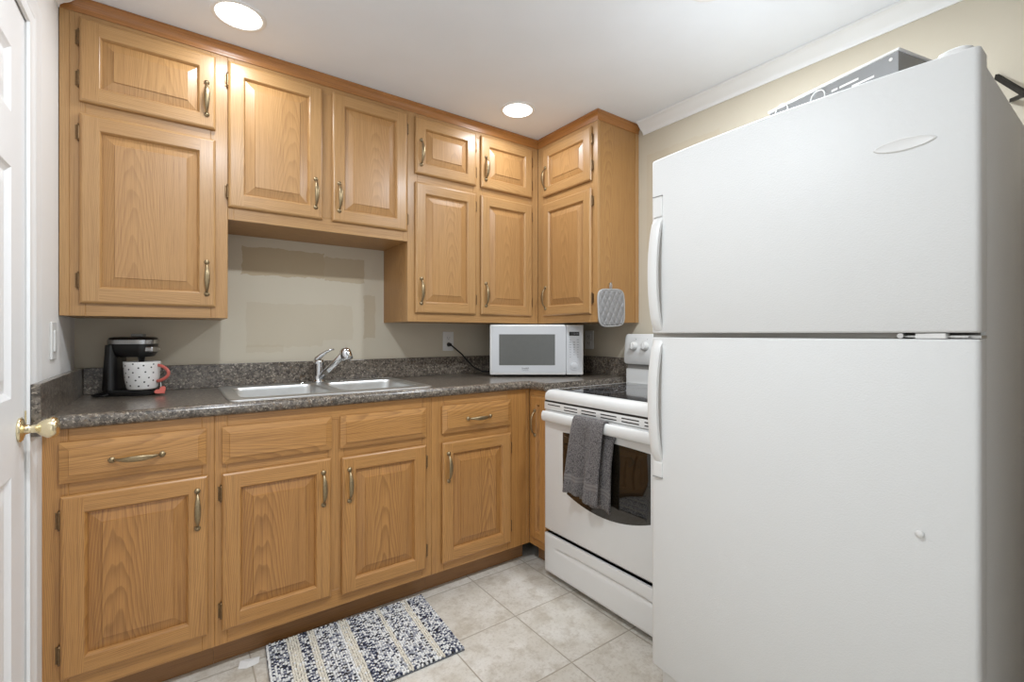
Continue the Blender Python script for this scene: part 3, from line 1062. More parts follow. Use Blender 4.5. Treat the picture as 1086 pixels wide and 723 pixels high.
# ------------------------------------------------------------------ faucet
FZ = ZC + 0.0058
t = thing('kitchen_faucet', 'chrome single lever faucet with pull-out spray standing behind the sink', 'faucet', (0.876, -0.1, FZ))
bm = BM()
lathe(bm, [(0, 0), (0.031, 0), (0.031, 0.004), (0.027, 0.010), (0.0245, 0.016), (0.0235, 0.04), (0.0245, 0.085), (0.0255, 0.1), (0.022, 0.108), (0.0, 0.111)], n=28)
obj('body', bm, M['chrome'], t, True)
bm = BM()
tube(bm, [(-0.012, 0.008, 0.096), (-0.006, 0.004, 0.113), (0.012, -0.004, 0.130), (0.034, -0.012, 0.147), (0.055, -0.02, 0.157), (0.066, -0.024, 0.158)],
     [0.012, 0.014, 0.010, 0.007, 0.005, 0.004], 14, [0.016, 0.018, 0.014, 0.010, 0.008, 0.006], up=(0, 0, 1))
obj('lever', bm, M['chrome'], t, True)
tip = Vector((0.064, -0.19, 0.140))
bm = BM()
st = Vector((0.004, -0.008, 0.022))
tube(bm, [st, st + (tip - st) * 0.3, st + (tip - st) * 0.45, st + (tip - st) * 0.46, tip], [0.015, 0.015, 0.0152, 0.0142, 0.0145], 18)
obj('spout', bm, M['chrome'], t, True)
bm = BM()
ax = Vector((0.20, -0.30, -0.92)).normalized()
lathe(bm, [(0, -0.026), (0.014, -0.024), (0.022, -0.017), (0.025, -0.004), (0.0258, 0.014), (0.0250, 0.028), (0.0225, 0.031), (0.0, 0.029)], tip + Vector((0.006, -0.010, 0.004)), ax, 28)
obj('spray_head', bm, M['chrome'], t, True)

# ------------------------------------------------------------------ coffee maker, mug
CA = math.radians(-20)
t = thing('coffee_maker', 'black single serve coffee maker with a silver band on the left counter', 'coffee maker', (0.172, -0.118, ZC + 0.001), CA)
def loop_rr(x0, x1, y0, y1, r, z, n=5):
    return [(x, y, z) for x, y in rrect(x0, x1, y0, y1, r, n)]
bm = BM()
loft(bm, [loop_rr(-0.078, 0.092, -0.058, 0.058, 0.045, 0), loop_rr(-0.08, 0.095, -0.06, 0.06, 0.045, 0.004), loop_rr(-0.08, 0.095, -0.06, 0.06, 0.045, 0.018), loop_rr(-0.078, 0.092, -0.057, 0.057, 0.045, 0.022)], True, True)
obj('base', bm, M['black'], t, 40)
bm = BM()
loft(bm, [loop_rr(-0.079, -0.028, -0.056, 0.056, 0.025, 0.0215), loop_rr(-0.074, -0.030, -0.054, 0.054, 0.025, 0.12), loop_rr(-0.070, -0.030, -0.053, 0.053, 0.025, 0.195)], True, True)
obj('water_tank', bm, M['black'], t, 40)
bm = BM()
loft(bm, [loop_rr(-0.030, 0.070, -0.045, 0.045, 0.03, 0.148), loop_rr(-0.055, 0.082, -0.052, 0.052, 0.04, 0.165), loop_rr(-0.068, 0.086, -0.054, 0.054, 0.045, 0.198)], True, True)
obj('brew_head', bm, M['black'], t, 40)
bm = BM()
loft(bm, [loop_rr(-0.0695, 0.0875, -0.0553, 0.0553, 0.046, 0.1985), loop_rr(-0.0695, 0.0880, -0.0556, 0.0556, 0.046, 0.214)], True, True)
obj('band', bm, M['silver'], t, 40)
bm = BM()
loft(bm, [loop_rr(-0.068, 0.086, -0.0545, 0.0545, 0.045, 0.2145), loop_rr(-0.066, 0.084, -0.052, 0.052, 0.045, 0.222), loop_rr(-0.05, 0.07, -0.04, 0.04, 0.035, 0.226)], True, True)
obj('lid', bm, M['black'], t, 40)
bm = BM(); box(bm, 0.005, 0.045, -0.015, 0.015, 0.2262, 0.238, r=0.003); obj('button', bm, M['grey_plastic'], t)
bm = BM(); box(bm, 0.060, 0.090, -0.045, 0.02, 0.167, 0.188, r=0.004); obj('latch', bm, M['silver'], t)
bm = BM(); lathe(bm, [(0.012, 0.148), (0.010, 0.125), (0.0, 0.124)], (0.035, 0, 0), n=16); obj('nozzle', bm, M['black'], t, True)
bm = BM()
tube(bm, [(-0.074, 0.0, 0.012), (-0.103, -0.02, 0.006), (-0.103, -0.05, 0.005), (-0.085, -0.075, 0.005), (-0.055, -0.085, 0.005), (-0.04, -0.078, 0.010), (-0.05, -0.070, 0.014), (-0.075, -0.068, 0.006), (-0.092, -0.055, 0.005)], 0.0032, 8)
obj('power_cord', bm, M['cord'], t, True)

MZ = ZC + 0.0245
mc = Vector((0.208, -0.160))
t = thing('mug', 'white mug with small dark dots and coral handle on the coffee maker tray', 'mug', (mc.x, mc.y, MZ), math.radians(-30))
bm = BM()
R0, R1, MH = 0.049, 0.059, 0.107
lathe(bm, [(0, 0.004), (0.04, 0.003), (0.042, 0), (0.046, 0.0), (R0, 0.006), (0.0555, 0.045), (0.0582, 0.085), (R1, MH - 0.002), (R1 - 0.001, MH), (R1 - 0.0035, MH - 0.002), (0.0525, 0.045), (0.044, 0.01), (0, 0.008)], n=48)
obj('cup', bm, M['ceramic'], t, True)
bm = BM()
def mug_r(z):
    pr = [(0.006, R0), (0.045, 0.0555), (0.085, 0.0582), (MH, R1)]
    for (a, ra), (b, rb) in zip(pr, pr[1:]):
        if z <= b:
            return ra + (rb - ra) * (z - a) / (b - a)
    return R1
k = 0
for row, z in enumerate((0.018, 0.034, 0.050, 0.066, 0.082, 0.096)):
    for q in range(11):
        a = (q + 0.5 * (row % 2)) / 11 * 2 * PI + random.uniform(-0.09, 0.09)
        zz = z + random.uniform(-0.004, 0.004)
        if abs((a + PI) % (2 * PI) - PI) < 0.22:
            continue
        r = mug_r(zz)
        n_ = Vector((math.cos(a), math.sin(a), 0))
        lathe(bm, [(0, 0.0006), (0.0025, 0.0005), (0.0036, -0.0006)], n_ * r + Vector((0, 0, zz)), n_, 8)
obj('dots', bm, M['dot'], t)
bm = BM()
pts = [(0.054 + 0.042 * math.sin(PI * s) ** 0.62, 0, 0.093 - 0.064 * s) for s in [i / 14 for i in range(15)]]
tube(bm, pts, 0.0045, 12, 0.006, up=(0, 1, 0))
obj('handle', bm, M['pink'], t, True)
bm = BM()
tube(bm, [(0.064, 0.004, 0.030), (0.066, 0.004, 0.012), (0.067, 0.002, -0.006)], 0.0012, 6)
obj('string', bm, M['paper'], t, True)
# coral tag lying at the foot of the mug
bm = BM()
hp = []
for i in range(28):
    a = i / 28 * 2 * PI
    hp.append((0.021 * math.sin(a) ** 3 * 1.0, 0.0185 * (0.8125 * math.cos(a) - 0.3125 * math.cos(2 * a) - 0.125 * math.cos(3 * a) - 0.0625 * math.cos(4 * a))))
loft(bm, [[(x * 0.9, y * 0.9, 0) for x, y in hp], [(x, y, 0.001) for x, y in hp], [(x, y, 0.003) for x, y in hp], [(x * 0.9, y * 0.9, 0.004) for x, y in hp]], True, True)
xform(bm, Matrix.Translation((0.072, -0.006, -0.0085)) @ Matrix.Rotation(math.radians(30), 4, 'Z') @ Matrix.Rotation(math.radians(50), 4, 'X') @ Matrix.Rotation(math.radians(40), 4, 'Z'))
obj('heart_tag', bm, M['pink'], t)

# ------------------------------------------------------------------ microwave (set across the corner)
MA = math.radians(-36.0)
MWW, MWH, MWD = 0.521, 0.280, 0.335
dv = Vector((math.sin(-MA), math.cos(-MA)))
mwc = Vector((1.939, -0.462)) + dv * 0.004
t = thing('microwave_oven', 'white countertop microwave set across the counter corner', 'microwave', (mwc.x, mwc.y, ZC + 0.001), MA)
hw = MWW / 2
zb0, zb1 = 0.010, 0.010 + MWH
bm = BM()
box(bm, -hw + 0.008, hw - 0.008, 0.018, MWD, zb0 + 0.004, zb1 - 0.004, r=0.008)
obj('casing', bm, M['plastic_white'], t, 40)
xs = hw - 0.096       # seam between door and control panel
bm = BM()
box(bm, -hw, xs - 0.0008, 0, 0.022, zb0, zb1, r=0.006, seg=3)
dr = obj('door', bm, M['plastic_white'], t, 40)
bm = BM(); box(bm, -hw + 0.009, xs - 0.0008, -0.0012, 0.0005, zb0 + 0.013, zb1 - 0.009, r=0.0005); obj('door_face', bm, M['mw_face'], dr)
bm = BM(); box(bm, -hw + 0.052, xs - 0.062, -0.0022, -0.0008, zb0 + 0.054, zb1 - 0.054, r=0.0004); obj('window', bm, M['mw_glass'], dr)
me = text_mesh('SHARP', 0.0135); me.materials.append(M['print_dark'])
o = inst('lettering', me, dr, (-hw + 0.198, -0.0015, zb0 + 0.036), (PI / 2, 0, 0))
me = text_mesh('CAROUSEL', 0.0075); me.materials.append(M['ring_grey'])
o = inst('lettering', me, dr, (-hw + 0.198, -0.0015, zb0 + 0.026), (PI / 2, 0, 0))
bm = BM(); box(bm, xs + 0.0008, hw, 0, 0.022, zb0, zb1, r=0.006, seg=3)
cp = obj('control_panel', bm, M['plastic_white'], t, 40)
bm = BM(); box(bm, xs + 0.0012, hw - 0.009, -0.0012, 0.0005, zb0 + 0.013, zb1 - 0.009, r=0.0005); obj('panel_face', bm, M['mw_face'], cp)
xm = (xs + hw) / 2 - 0.003
bm = BM(); box(bm, xm - 0.028, xm + 0.028, -0.0022, -0.0008, zb1 - 0.062, zb1 - 0.040); dsp = obj('display', bm, M['black'], cp)
me = text_mesh('12:00', 0.015, 0.0002); me.materials.append(M['ring_grey'])
inst('digits', me, dsp, (xm + 0.008, -0.0023, zb1 - 0.051), (PI / 2, 0, 0))
bm = BM()
for r in range(8):
    for c in range(3):
        zz = zb1 - 0.084 - r * 0.0138
        if r in (0, 7) and c == 1:
            continue
        wd = 0.006 if r < 4 else 0.003
        box(bm, xm - 0.022 + c * 0.021 - wd, xm - 0.022 + c * 0.021 + wd, -0.0019, -0.001, zz - 0.002, zz + 0.0015)
obj('keypad', bm, M['ring_grey'], cp)
bm = BM()
lathe(bm, [(0.026, 0.0), (0.026, 0.003), (0.0235, 0.004), (0.0225, 0.002), (0.021, 0.002), (0.019, 0.0035), (0, 0.004)], (xm, -0.001, zb0 + 0.052), (0, -1, 0), 36)
obj('start_button', bm, M['mw_face'], cp, True)
for (fx_, fy_) in ((-hw + 0.02, 0.03), (hw - 0.10, 0.03), (hw - 0.02, 0.03), (-hw + 0.05, MWD - 0.04), (hw - 0.05, MWD - 0.04)):
    bm = BM(); cyl(bm, (fx_, fy_, 0), (fx_, fy_, zb0 + 0.004), 0.008, n=12); obj('foot', bm, M['black'], t)
# lead from the wall outlet
Rinv = Matrix.Rotation(-MA, 3, 'Z')
def mwl(p):
    return Rinv @ (Vector(p) - Vector((mwc.x, mwc.y, ZC + 0.001)))
bm = BM()
ptsw = [(1.632, -0.030, 1.0895), (1.640, -0.036, 1.083), (1.665, -0.046, 1.060), (1.695, -0.052, 1.035), (1.73, -0.050, 1.00), (1.775, -0.055, 0.955), (1.83, -0.07, 0.925), (1.90, -0.09, 0.922), (1.94, -0.105, 0.93)]
tube(bm, [mwl(p) for p in ptsw], 0.0042, 8)
pc = obj('power_cord', bm, M['cord'], t, True)
bm = BM()
cyl(bm, mwl((1.632, -0.0105, 1.09)), mwl((1.632, -0.034, 1.0895)), 0.013, 0.009, 14)
obj('plug', bm, M['cord'], pc, 40)

# ------------------------------------------------------------------ range
RXF = 1.742                 # door face
RY0_, RY1_ = -0.766, -1.512 # left and right side
RTOP = 0.889
t = thing('electric_range', 'white freestanding electric range with black glass cooktop beside the refrigerator', 'range', (XR, RY0_, 0), -PI / 2)
rw = RY0_ - RY1_
D = XR - RXF                # local depth; front is y = -D
bm = BM()
box(bm, 0.003, rw - 0.003, -D + 0.03, -0.02, 0.03, RTOP - 0.05, r=0.003)
obj('body', bm, M['enamel'], t, 40)
# cooktop deck with rounded lip
bm = BM()
def dk(i, z, r=0.014):
    return [(x, y, z) for x, y in rrect(i, rw - i, -D - 0.006 + i, -0.062, r, 5)]
loft(bm, [dk(0.012, RTOP - 0.052), dk(0.002, RTOP - 0.048), dk(0.0, RTOP - 0.036), dk(0.003, RTOP - 0.017), dk(0.012, RTOP - 0.004), dk(0.022, RTOP), dk(0.055, RTOP - 0.001)], True, True)
ck = obj('cooktop', bm, M['enamel'], t, 50)
bm = BM(); box(bm, 0.050, rw - 0.050, -D + 0.045, -0.085, RTOP - 0.0005, RTOP + 0.002, r=0.001); gl = obj('glass_top', bm, M['glass_black'], ck)
for i, (bx, by, br) in enumerate(((0.20, -D + 0.19, 0.105), (rw - 0.20, -D + 0.19, 0.085), (0.20, -0.22, 0.08), (rw - 0.20, -0.22, 0.1))):
    bm = BM()
    for rr in (br, br * 0.6):
        lathe(bm, [(rr - 0.0012, 0.0), (rr - 0.0012, 0.0004), (rr + 0.0012, 0.0004), (rr + 0.0012, 0.0)], (bx, by, RTOP + 0.0018), n=48)
    obj('burner_ring', bm, M['ring_grey'], gl)
# vent strip with slots under the deck
zV0, zV1 = 0.796, RTOP - 0.054
bm = BM(); box(bm, 0.004, rw - 0.004, -D - 0.004, -D + 0.03, zV0, zV1 - 0.003, r=0.003); vs_ = obj('vent_strip', bm, M['enamel'], t, 40)
bm = BM()
x = 0.03
k = 0
while x < rw - 0.09:
    box(bm, x, x + 0.086, -D - 0.0046, -D - 0.002, zV1 - 0.017, zV1 - 0.0125)
    if k > 0:
        box(bm, x, x + 0.086, -D - 0.0046, -D - 0.002, zV1 - 0.030, zV1 - 0.0255)
    x += 0.112
    k += 1
obj('vent_slots', bm, M['gap'], vs_)
bm = BM(); box(bm, 0.006, rw - 0.006, -D - 0.002, -D + 0.03, zV1 - 0.003, zV1 + 0.003); obj('seam', bm, M['gap'], t)
# oven door with arched window
zD0, zD1 = 0.228, zV0 - 0.002
bm = BM()
box(bm, 0.002, rw - 0.002, -D, -D + 0.035, zD0, zD1, r=0.005, seg=3)
dr = obj('oven_door', bm, M['enamel'], t, 40)
bm = BM()
wx0, wx1, wt, wb, sag = 0.131, rw - 0.131, 0.705, 0.442, 0.050
top, bot = [], []
nn = 20
for k in range(nn + 1):
    s = k / nn
    x = wx0 + (wx1 - wx0) * s
    bot.append((x, wb - sag * (1 - (2 * s - 1) ** 2)))
    top.append((x, wt + 0.006 * (1 - (2 * s - 1) ** 2)))
ring = bot + top[::-1]
cxm = (wx0 + wx1) / 2
czm = 0.56
loft(bm, [[(x, -D + 0.001, z) for x, z in ring], [(x, -D - 0.001, z) for x, z in ring], [(cxm + (x - cxm) * 0.992, -D - 0.0018, czm + (z - czm) * 0.985) for x, z in ring]], True)
obj('window', bm, M['oven_glass'], dr, 40)
bm = BM()
hz_ = 0.768
npt = 15
pts = [(0.018 + (rw - 0.036) * i / (npt - 1), -D - 0.022 - 0.004 * (1 - (2 * i / (npt - 1) - 1) ** 2), hz_) for i in range(npt)]
tube(bm, pts, 0.024, 18, 0.013, up=(0, 0, 1))
for x in (0.022, rw - 0.046):
    box(bm, x - 0.006, x + 0.030, -D - 0.022, -D + 0.004, hz_ - 0.022, hz_ + 0.020, r=0.006)
obj('handle', bm, M['enamel'], dr, 50)
# storage drawer with a scooped pull
bm = BM()
zS0, zS1 = 0.030, 0.208
nx, nz = 40, 26
for side in (0,):
    g = []
    for i in range(nx + 1):
        col = []
        for j in range(nz + 1):
            sx = i / nx
            sz = j / nz
            x = 0.003 + (rw - 0.006) * sx
            z = zS0 + (zS1 - zS0) * sz
            ex = min(sx, 1 - sx)
            zc_ = 0.70 - 0.0 * sx
            hh = 0.10 * min(1.0, max(0.0, (ex - 0.10) / 0.18)) ** 0.5 if ex > 0.10 else 0
            dpt = 0.0
            if hh > 0:
                q = (sz - (zc_ - hh)) / hh if hh > 0 else 2
                if 0 < q < 1:
                    dpt = 0.013 * q ** 0.8
                elif 1 <= q < 1.45:
                    dpt = 0.013 * (1 - (q - 1) / 0.45)
            edge = min(ex * (rw - 0.006), min(sz, 1 - sz) * (zS1 - zS0))
            rn = 0.004 * (1 - min(1, edge / 0.006))
            col.append(bm.verts.new((x, -D - 0.004 + dpt + rn, z)))
        g.append(col)
    for i in range(nx):
        for j in range(nz):
            bm.faces.new((g[i][j], g[i + 1][j], g[i + 1][j + 1], g[i][j + 1]))
setuv(bm)
box(bm, 0.003, rw - 0.003, -D + 0.012, -D + 0.03, zS0, zS1)
quad(bm, [(0.003, -D, zS0), (0.003, -D + 0.03, zS0), (0.003, -D + 0.03, zS1), (0.003, -D, zS1)])
quad(bm, [(0.003, -D, zS1), (rw - 0.003, -D, zS1), (rw - 0.003, -D + 0.03, zS1), (0.003, -D + 0.03, zS1)])
quad(bm, [(0.003, -D, zS0), (rw - 0.003, -D, zS0), (rw - 0.003, -D + 0.03, zS0), (0.003, -D + 0.03, zS0)])
obj('storage_drawer', bm, M['enamel'], t, 45)
for fx_ in (0.05, rw - 0.05):
    for fy_ in (-D + 0.06, -0.08):
        bm = BM(); cyl(bm, (fx_, fy_, 0.0), (fx_, fy_, 0.031), 0.014, n=14); obj('foot', bm, M['black'], t)
# backguard
bm = BM(); box(bm, 0.006, rw - 0.006, -0.066, -0.021, RTOP - 0.03, 0.966, r=0.006, seg=3); bg = obj('backguard', bm, M['enamel'], t, 40)
bm = BM(); box(bm, 0.012, rw - 0.012, -0.058, -0.022, 0.966, 0.992); obj('vent_grille', bm, M['grey_plastic'], bg)
bm = BM()
bp_ = rrect(0.0, rw, 0.990, 1.153, 0.022, 6)
loft(bm, [[(x, -0.022, z) for x, z in bp_], [(x, -0.060 - 0.016 * (1.153 - z) / 0.163, z) for x, z in bp_],
          [(rw / 2 + (x - rw / 2) * 0.985, -0.066 - 0.016 * (1.153 - z) / 0.163, 1.0715 + (z - 1.0715) * 0.94) for x, z in bp_]], True, True)
pn = obj('control_panel', bm, M['enamel'], t, 50)
for kx in (0.068, 0.142, rw - 0.142, rw - 0.068):
    bm = BM()
    lathe(bm, [(0.024, 0), (0.023, 0.006), (0.020, 0.010), (0.019, 0.020), (0.016, 0.023), (0, 0.024)], (kx, -0.073, 1.087), (0, -1, 0.1), 24)
    box(bm, kx - 0.003, kx + 0.003, -0.102, -0.088, 1.074, 1.106, r=0.001)
    obj('knob', bm, M['plastic_white'], pn, 40)
bm = BM(); box(bm, rw / 2 - 0.09, rw / 2 + 0.09, -0.0745, -0.068, 1.06, 1.115, r=0.001); obj('display', bm, M['black'], pn)
bm = BM()
for kx in (0.068, 0.142, rw - 0.142, rw - 0.068):
    for dz in (0.037, -0.037):
        cyl(bm, (kx + 0.012 * (dz > 0), -0.0745 + 0.005 * (dz > 0), 1.087 + dz), (kx + 0.012 * (dz > 0), -0.070, 1.087 + dz), 0.0022, n=8)
obj('printed_marks', bm, M['ring_grey'], pn)

# towel over the range handle
def towel():
    t = thing('dish_towel', 'grey terry towel folded over the white range handle', 'towel', (RXF, RY0_ - 0.32, 0.79))
    hx = RXF - 0.026                     # world x of handle bar
    o = Vector((RXF, RY0_ - 0.32, 0.79))
    def sheet(y0, y1, zf, zbk, ph, thick, name, ylean):
        bm = BM()
        path = []
        rx, rz = 0.0195, 0.0305
        L1 = 0.796 - zbk
        for k in range(16):
            path.append((hx + rx + 0.001, zbk + (hz_ - zbk) * k / 15))
        for k in range(1, 10):
            a = k / 10 * PI
            path.append((hx + rx * math.cos(a), hz_ + rz * math.sin(a)))
        for k in range(26):
            path.append((hx - rx - 0.001, hz_ - (hz_ - zf) * k / 25))
        ny = 26
        lay = bm.loops.layers.uv[0]
        rows = []
        tot = 0
        acc = [0]
        for a, b in zip(path, path[1:]):
            tot += math.hypot(b[0] - a[0], b[1] - a[1])
            acc.append(tot)
        for i, (x, z) in enumerate(path):
            row = []
            front = i > 24
            down = max(0, (hz_ - z)) / (hz_ - zf)
            for j in range(ny + 1):
                s = j / ny
                wdt = 1 + (0.02 * down if front else 0.0)
                y = (y0 + y1) / 2 + (y1 - y0) * (s - 0.5) * wdt + ylean * down * (1 if front else 0.6)
                wave = (0.5 + 0.5 * math.sin(s * 9.0 + ph + 0.6 * down)) * 0.030 * down ** 0.6
                wave += 0.009 * math.sin(s * 19 + ph * 2 + down) * down
                xx = x - wave if front else x
                zz = z - (0.018 * s * s if front else 0.0) * down + 0.004 * math.sin(s * 14 + ph) * down
                row.append(bm.verts.new(Vector((xx, y, zz)) - o))
            rows.append(row)
        for i in range(len(path) - 1):
            for j in range(ny):
                f = bm.faces.new((rows[i][j], rows[i + 1][j], rows[i + 1][j + 1], rows[i][j + 1]))
                for lp, (ii, jj) in zip(f.loops, ((i, j), (i + 1, j), (i + 1, j + 1), (i, j + 1))):
                    lp[lay].uv = (jj / ny, min(tot - acc[ii], acc[ii]))
                f[bm.faces.layers.int['done']] = 1
        ob = obj(name, bm, M['terry'], t, True)
        sm = ob.modifiers.new('thickness', 'SOLIDIFY')
        sm.thickness = thick
        sm.offset = 0
        ss = ob.modifiers.new('smooth', 'SUBSURF')
        ss.levels = 1
        ss.render_levels = 1
        return ob
    sheet(-1.006, -1.186, 0.470, 0.55, 0.4, 0.008, 'towel_fold', 0.020)
    # the hem of the inner layer hangs lower and to the right behind the front layer
    bm = BM()
    lay = bm.loops.layers.uv[0]
    rows = []
    for i in range(22):
        row = []
        z = hz_ - 0.004 - (hz_ - 0.450) * i / 21
        for j in range(16):
            s = j / 15
            y = -1.045 - 0.172 * s + 0.012 * i / 21
            x = hx + 0.012 - 0.017 * min(1, i / 9) + 0.005 * math.sin(s * 8 + 1) * (i / 21)
            zz = z - 0.012 * s * (i / 21) + 0.006 * math.sin(s * 10) * (i / 21)
            if i < 3:
                x = hx + 0.021
            row.append(bm.verts.new(Vector((x if i >= 3 else hx + 0.0195, y, zz)) - o))
        rows.append(row)
    for i in range(21):
        for j in range(15):
            f = bm.faces.new((rows[i][j], rows[i + 1][j], rows[i + 1][j + 1], rows[i][j + 1]))
            for lp, (ii, jj) in zip(f.loops, ((i, j), (i + 1, j), (i + 1, j + 1), (i, j + 1))):
                lp[lay].uv = (jj / 15, (21 - ii) / 21 * 0.32)
            f[bm.faces.layers.int['done']] = 1
    ob = obj('towel_inner_layer', bm, M['terry'], t, True)
    sm = ob.modifiers.new('thickness', 'SOLIDIFY'); sm.thickness = 0.007; sm.offset = 0
    bm = BM(); box(bm, -0.0735, -0.0715, 0.085, 0.105, -0.327, -0.316)
    obj('care_label', bm, M['paper'], t)
towel()

# ------------------------------------------------------------------ refrigerator
FXF = 1.565                 # door face
FY0, FY1 = -1.519, -2.287
FH = 1.711
t = thing('refrigerator', 'tall white top freezer refrigerator in the right foreground', 'refrigerator', (XR - 0.045, FY0, 0), -PI / 2)
fw = FY0 - FY1
FD = XR - 0.045 - FXF       # local front at y = -FD
dt = 0.062                  # door thickness
bm = BM(); box(bm, 0.004, fw - 0.004, -FD + dt + 0.012, 0, 0.02, FH - 0.012, r=0.006); obj('cabinet', bm, M['fridge'], t, 40)
bm = BM(); box(bm, 0.012, fw - 0.012, -FD + dt, -FD + dt + 0.0125, 0.09, FH - 0.02); obj('gasket', bm, M['seal'], t)
bm = BM(); box(bm, 0.02, fw - 0.02, -FD + dt - 0.03, -FD + dt + 0.03, 0.012, 0.075, r=0.004); obj('toe_grille', bm, M['plastic_white'], t)
ZS_ = 1.1475
def bow(x):
    q = max(0.0, min(1.0, x / fw))
    return 0.024 * (1 - (2 * q - 1) ** 2)
def fridge_door(name, z0, z1):
    bm = BM()
    # rounded vertical edges, soft top and bottom
    def lp(i, z):
        r = 0.011 - i * 0.5
        pts = rrect(i, fw - i, -FD + i, -FD + dt - i, r, 6)
        pts = pts[:21] + [(i + r + (fw - 2 * i - 2 * r) * k / 24, -FD + i) for k in range(1, 24)] + pts[21:]
        return [(x, y - (bow(x) if y < -FD + dt / 2 else 0), z) for x, y in pts]
    loft(bm, [lp(0.005, z0), lp(0.0015, z0 + 0.0015), lp(0, z0 + 0.005), lp(0, z1 - 0.005), lp(0.0015, z1 - 0.0015), lp(0.005, z1)], True, True)
    return obj(name, bm, M['fridge'], t, 50)
bm = BM(); box(bm, 0.006, fw - 0.13, -FD + 0.004, -FD + dt + 0.02, ZS_ - 0.006, ZS_ + 0.006); obj('centre_rail', bm, M['seal'], t)
d1 = fridge_door('freezer_door', ZS_ + 0.0065, FH)
d2 = fridge_door('refrigerator_door', 0.085, ZS_ - 0.0065)
# bowed strap handles at the left edge
def strap(parent, zfix, zend, plate):
    bm = BM()
    s_ = 1 if zend > zfix else -1
    n_ = 18
    pts = []
    for i in range(n_ + 1):
        q = i / n_
        out = 0.031 * (math.sin(PI * min(1.0, q * 1.0)) ** 0.45) if 0 < q < 1 else 0.0
        pts.append((q, out))
    rows = []
    for q, out in pts:
        z = zfix + (zend - zfix) * q
        wdt = 0.017
        x = 0.031 - 0.004 * math.sin(PI * q)
        th = 0.009 if 0 < q < 1 else 0.012
        rows.append([(x - wdt, -FD - out - 0.001, z), (x - wdt * 0.6, -FD - out - 0.005, z), (x + wdt * 0.6, -FD - out - 0.005, z), (x + wdt, -FD - out - 0.001, z), (x + wdt, -FD - out + th, z), (x - wdt, -FD - out + th, z)])
    loft(bm, rows, True, True)
    obj('handle', bm, M['plastic_white'], parent, 35)
    bm = BM()
    z0, z1 = plate
    box(bm, 0.014, 0.048, -FD - 0.009, -FD + 0.004, z0, z1, r=0.003)
    obj('handle_plate', bm, M['plastic_white'], parent)
    bm = BM(); box(bm, 0.013, 0.049, -FD - 0.0105, -FD + 0.002, (z1 if abs(z1 - zend) > abs(z0 - zend) else z0) - 0.001, (z1 if abs(z1 - zend) > abs(z0 - zend) else z0) + 0.001)
    obj('handle_seam', bm, M['grey_plastic'], parent)
strap(d1, 1.162, 1.522, (1.524, 1.590))
strap(d2, 1.132, 0.746, (0.696, 0.744))
# oval badge on the freezer door
bm = BM()
el = [(math.cos(a), math.sin(a)) for a in [i / 40 * 2 * PI for i in range(40)]]
yb_ = FY0 - (-2.172)
def badge(sx, sz, n):
    return [(yb_ + sx * c, -FD - n - bow(yb_ + sx * c), 1.551 + sz * (abs(s) ** 1.25) * (1 if s > 0 else -1)) for c, s in el]
loft(bm, [badge(0.052, 0.0135, -0.001), badge(0.052, 0.0135, 0.0015), badge(0.049, 0.0115, 0.0028), badge(0.045, 0.0095, 0.0022)], True)
obj('badge', bm, M['plastic_white'], d1, 40)
# hinges: middle and top
bm = BM()
box(bm, fw - 0.118, fw - 0.02, -FD + 0.012, -FD + dt + 0.02, ZS_ - 0.0035, ZS_ + 0.0005)
cyl(bm, (fw - 0.122, -FD - 0.008, ZS_), (fw - 0.122, -FD + 0.02, ZS_), 0.0055, n=20)
box(bm, fw - 0.05, fw - 0.004, -FD + 0.03, -FD + dt + 0.02, ZS_ - 0.005, ZS_ + 0.001)
hg = obj('middle_hinge', bm, M['steel'], t, 40)
bm = BM(); box(bm, fw - 0.098, fw - 0.050, -FD - 0.004, -FD + 0.03, ZS_ - 0.0055, ZS_ + 0.0050, r=0.001); obj('hinge_cover', bm, M['plastic_white'], hg)
bm = BM()
loft(bm, [loop_rr(fw - 0.07, fw - 0.012, -FD + 0.004, -FD + 0.10, 0.018, FH + 0.0003), loop_rr(fw - 0.068, fw - 0.014, -FD + 0.006, -FD + 0.098, 0.018, FH + 0.010), loop_rr(fw - 0.060, fw - 0.022, -FD + 0.014, -FD + 0.09, 0.014, FH + 0.016)], True, True)
obj('top_hinge_cap', bm, M['plastic_white'], t, 40)
for fx_ in (0.06, fw - 0.06):
    for fy_ in (-FD + 0.12, -0.08):
        bm = BM(); cyl(bm, (fx_, fy_, 0), (fx_, fy_, 0.022), 0.018, n=14); obj('foot', bm, M['black'], t)

# tiny round magnet on the lower door
bm = BM()
lathe(bm, [(0.0075, 0.0), (0.0078, 0.003), (0.006, 0.0055), (0, 0.006)], n=20, axis=(-1, 0, 0))
o = obj('magnet', bm, M['plastic_white'], None, True, loc=(FXF - 0.0003 - bow(2.203 - 1.519), -2.198, 0.738))
tag(o, 'tiny round cream magnet stuck on the lower refrigerator door', 'magnet')

# silver box on top of the refrigerator
BA = math.radians(90 - 13.0)
t = thing('storage_box', 'shallow silver grey box with a white lid lying on the refrigerator top', 'box', (1.643, -2.14, FH - 0.0115), BA - PI / 2 + PI / 2)
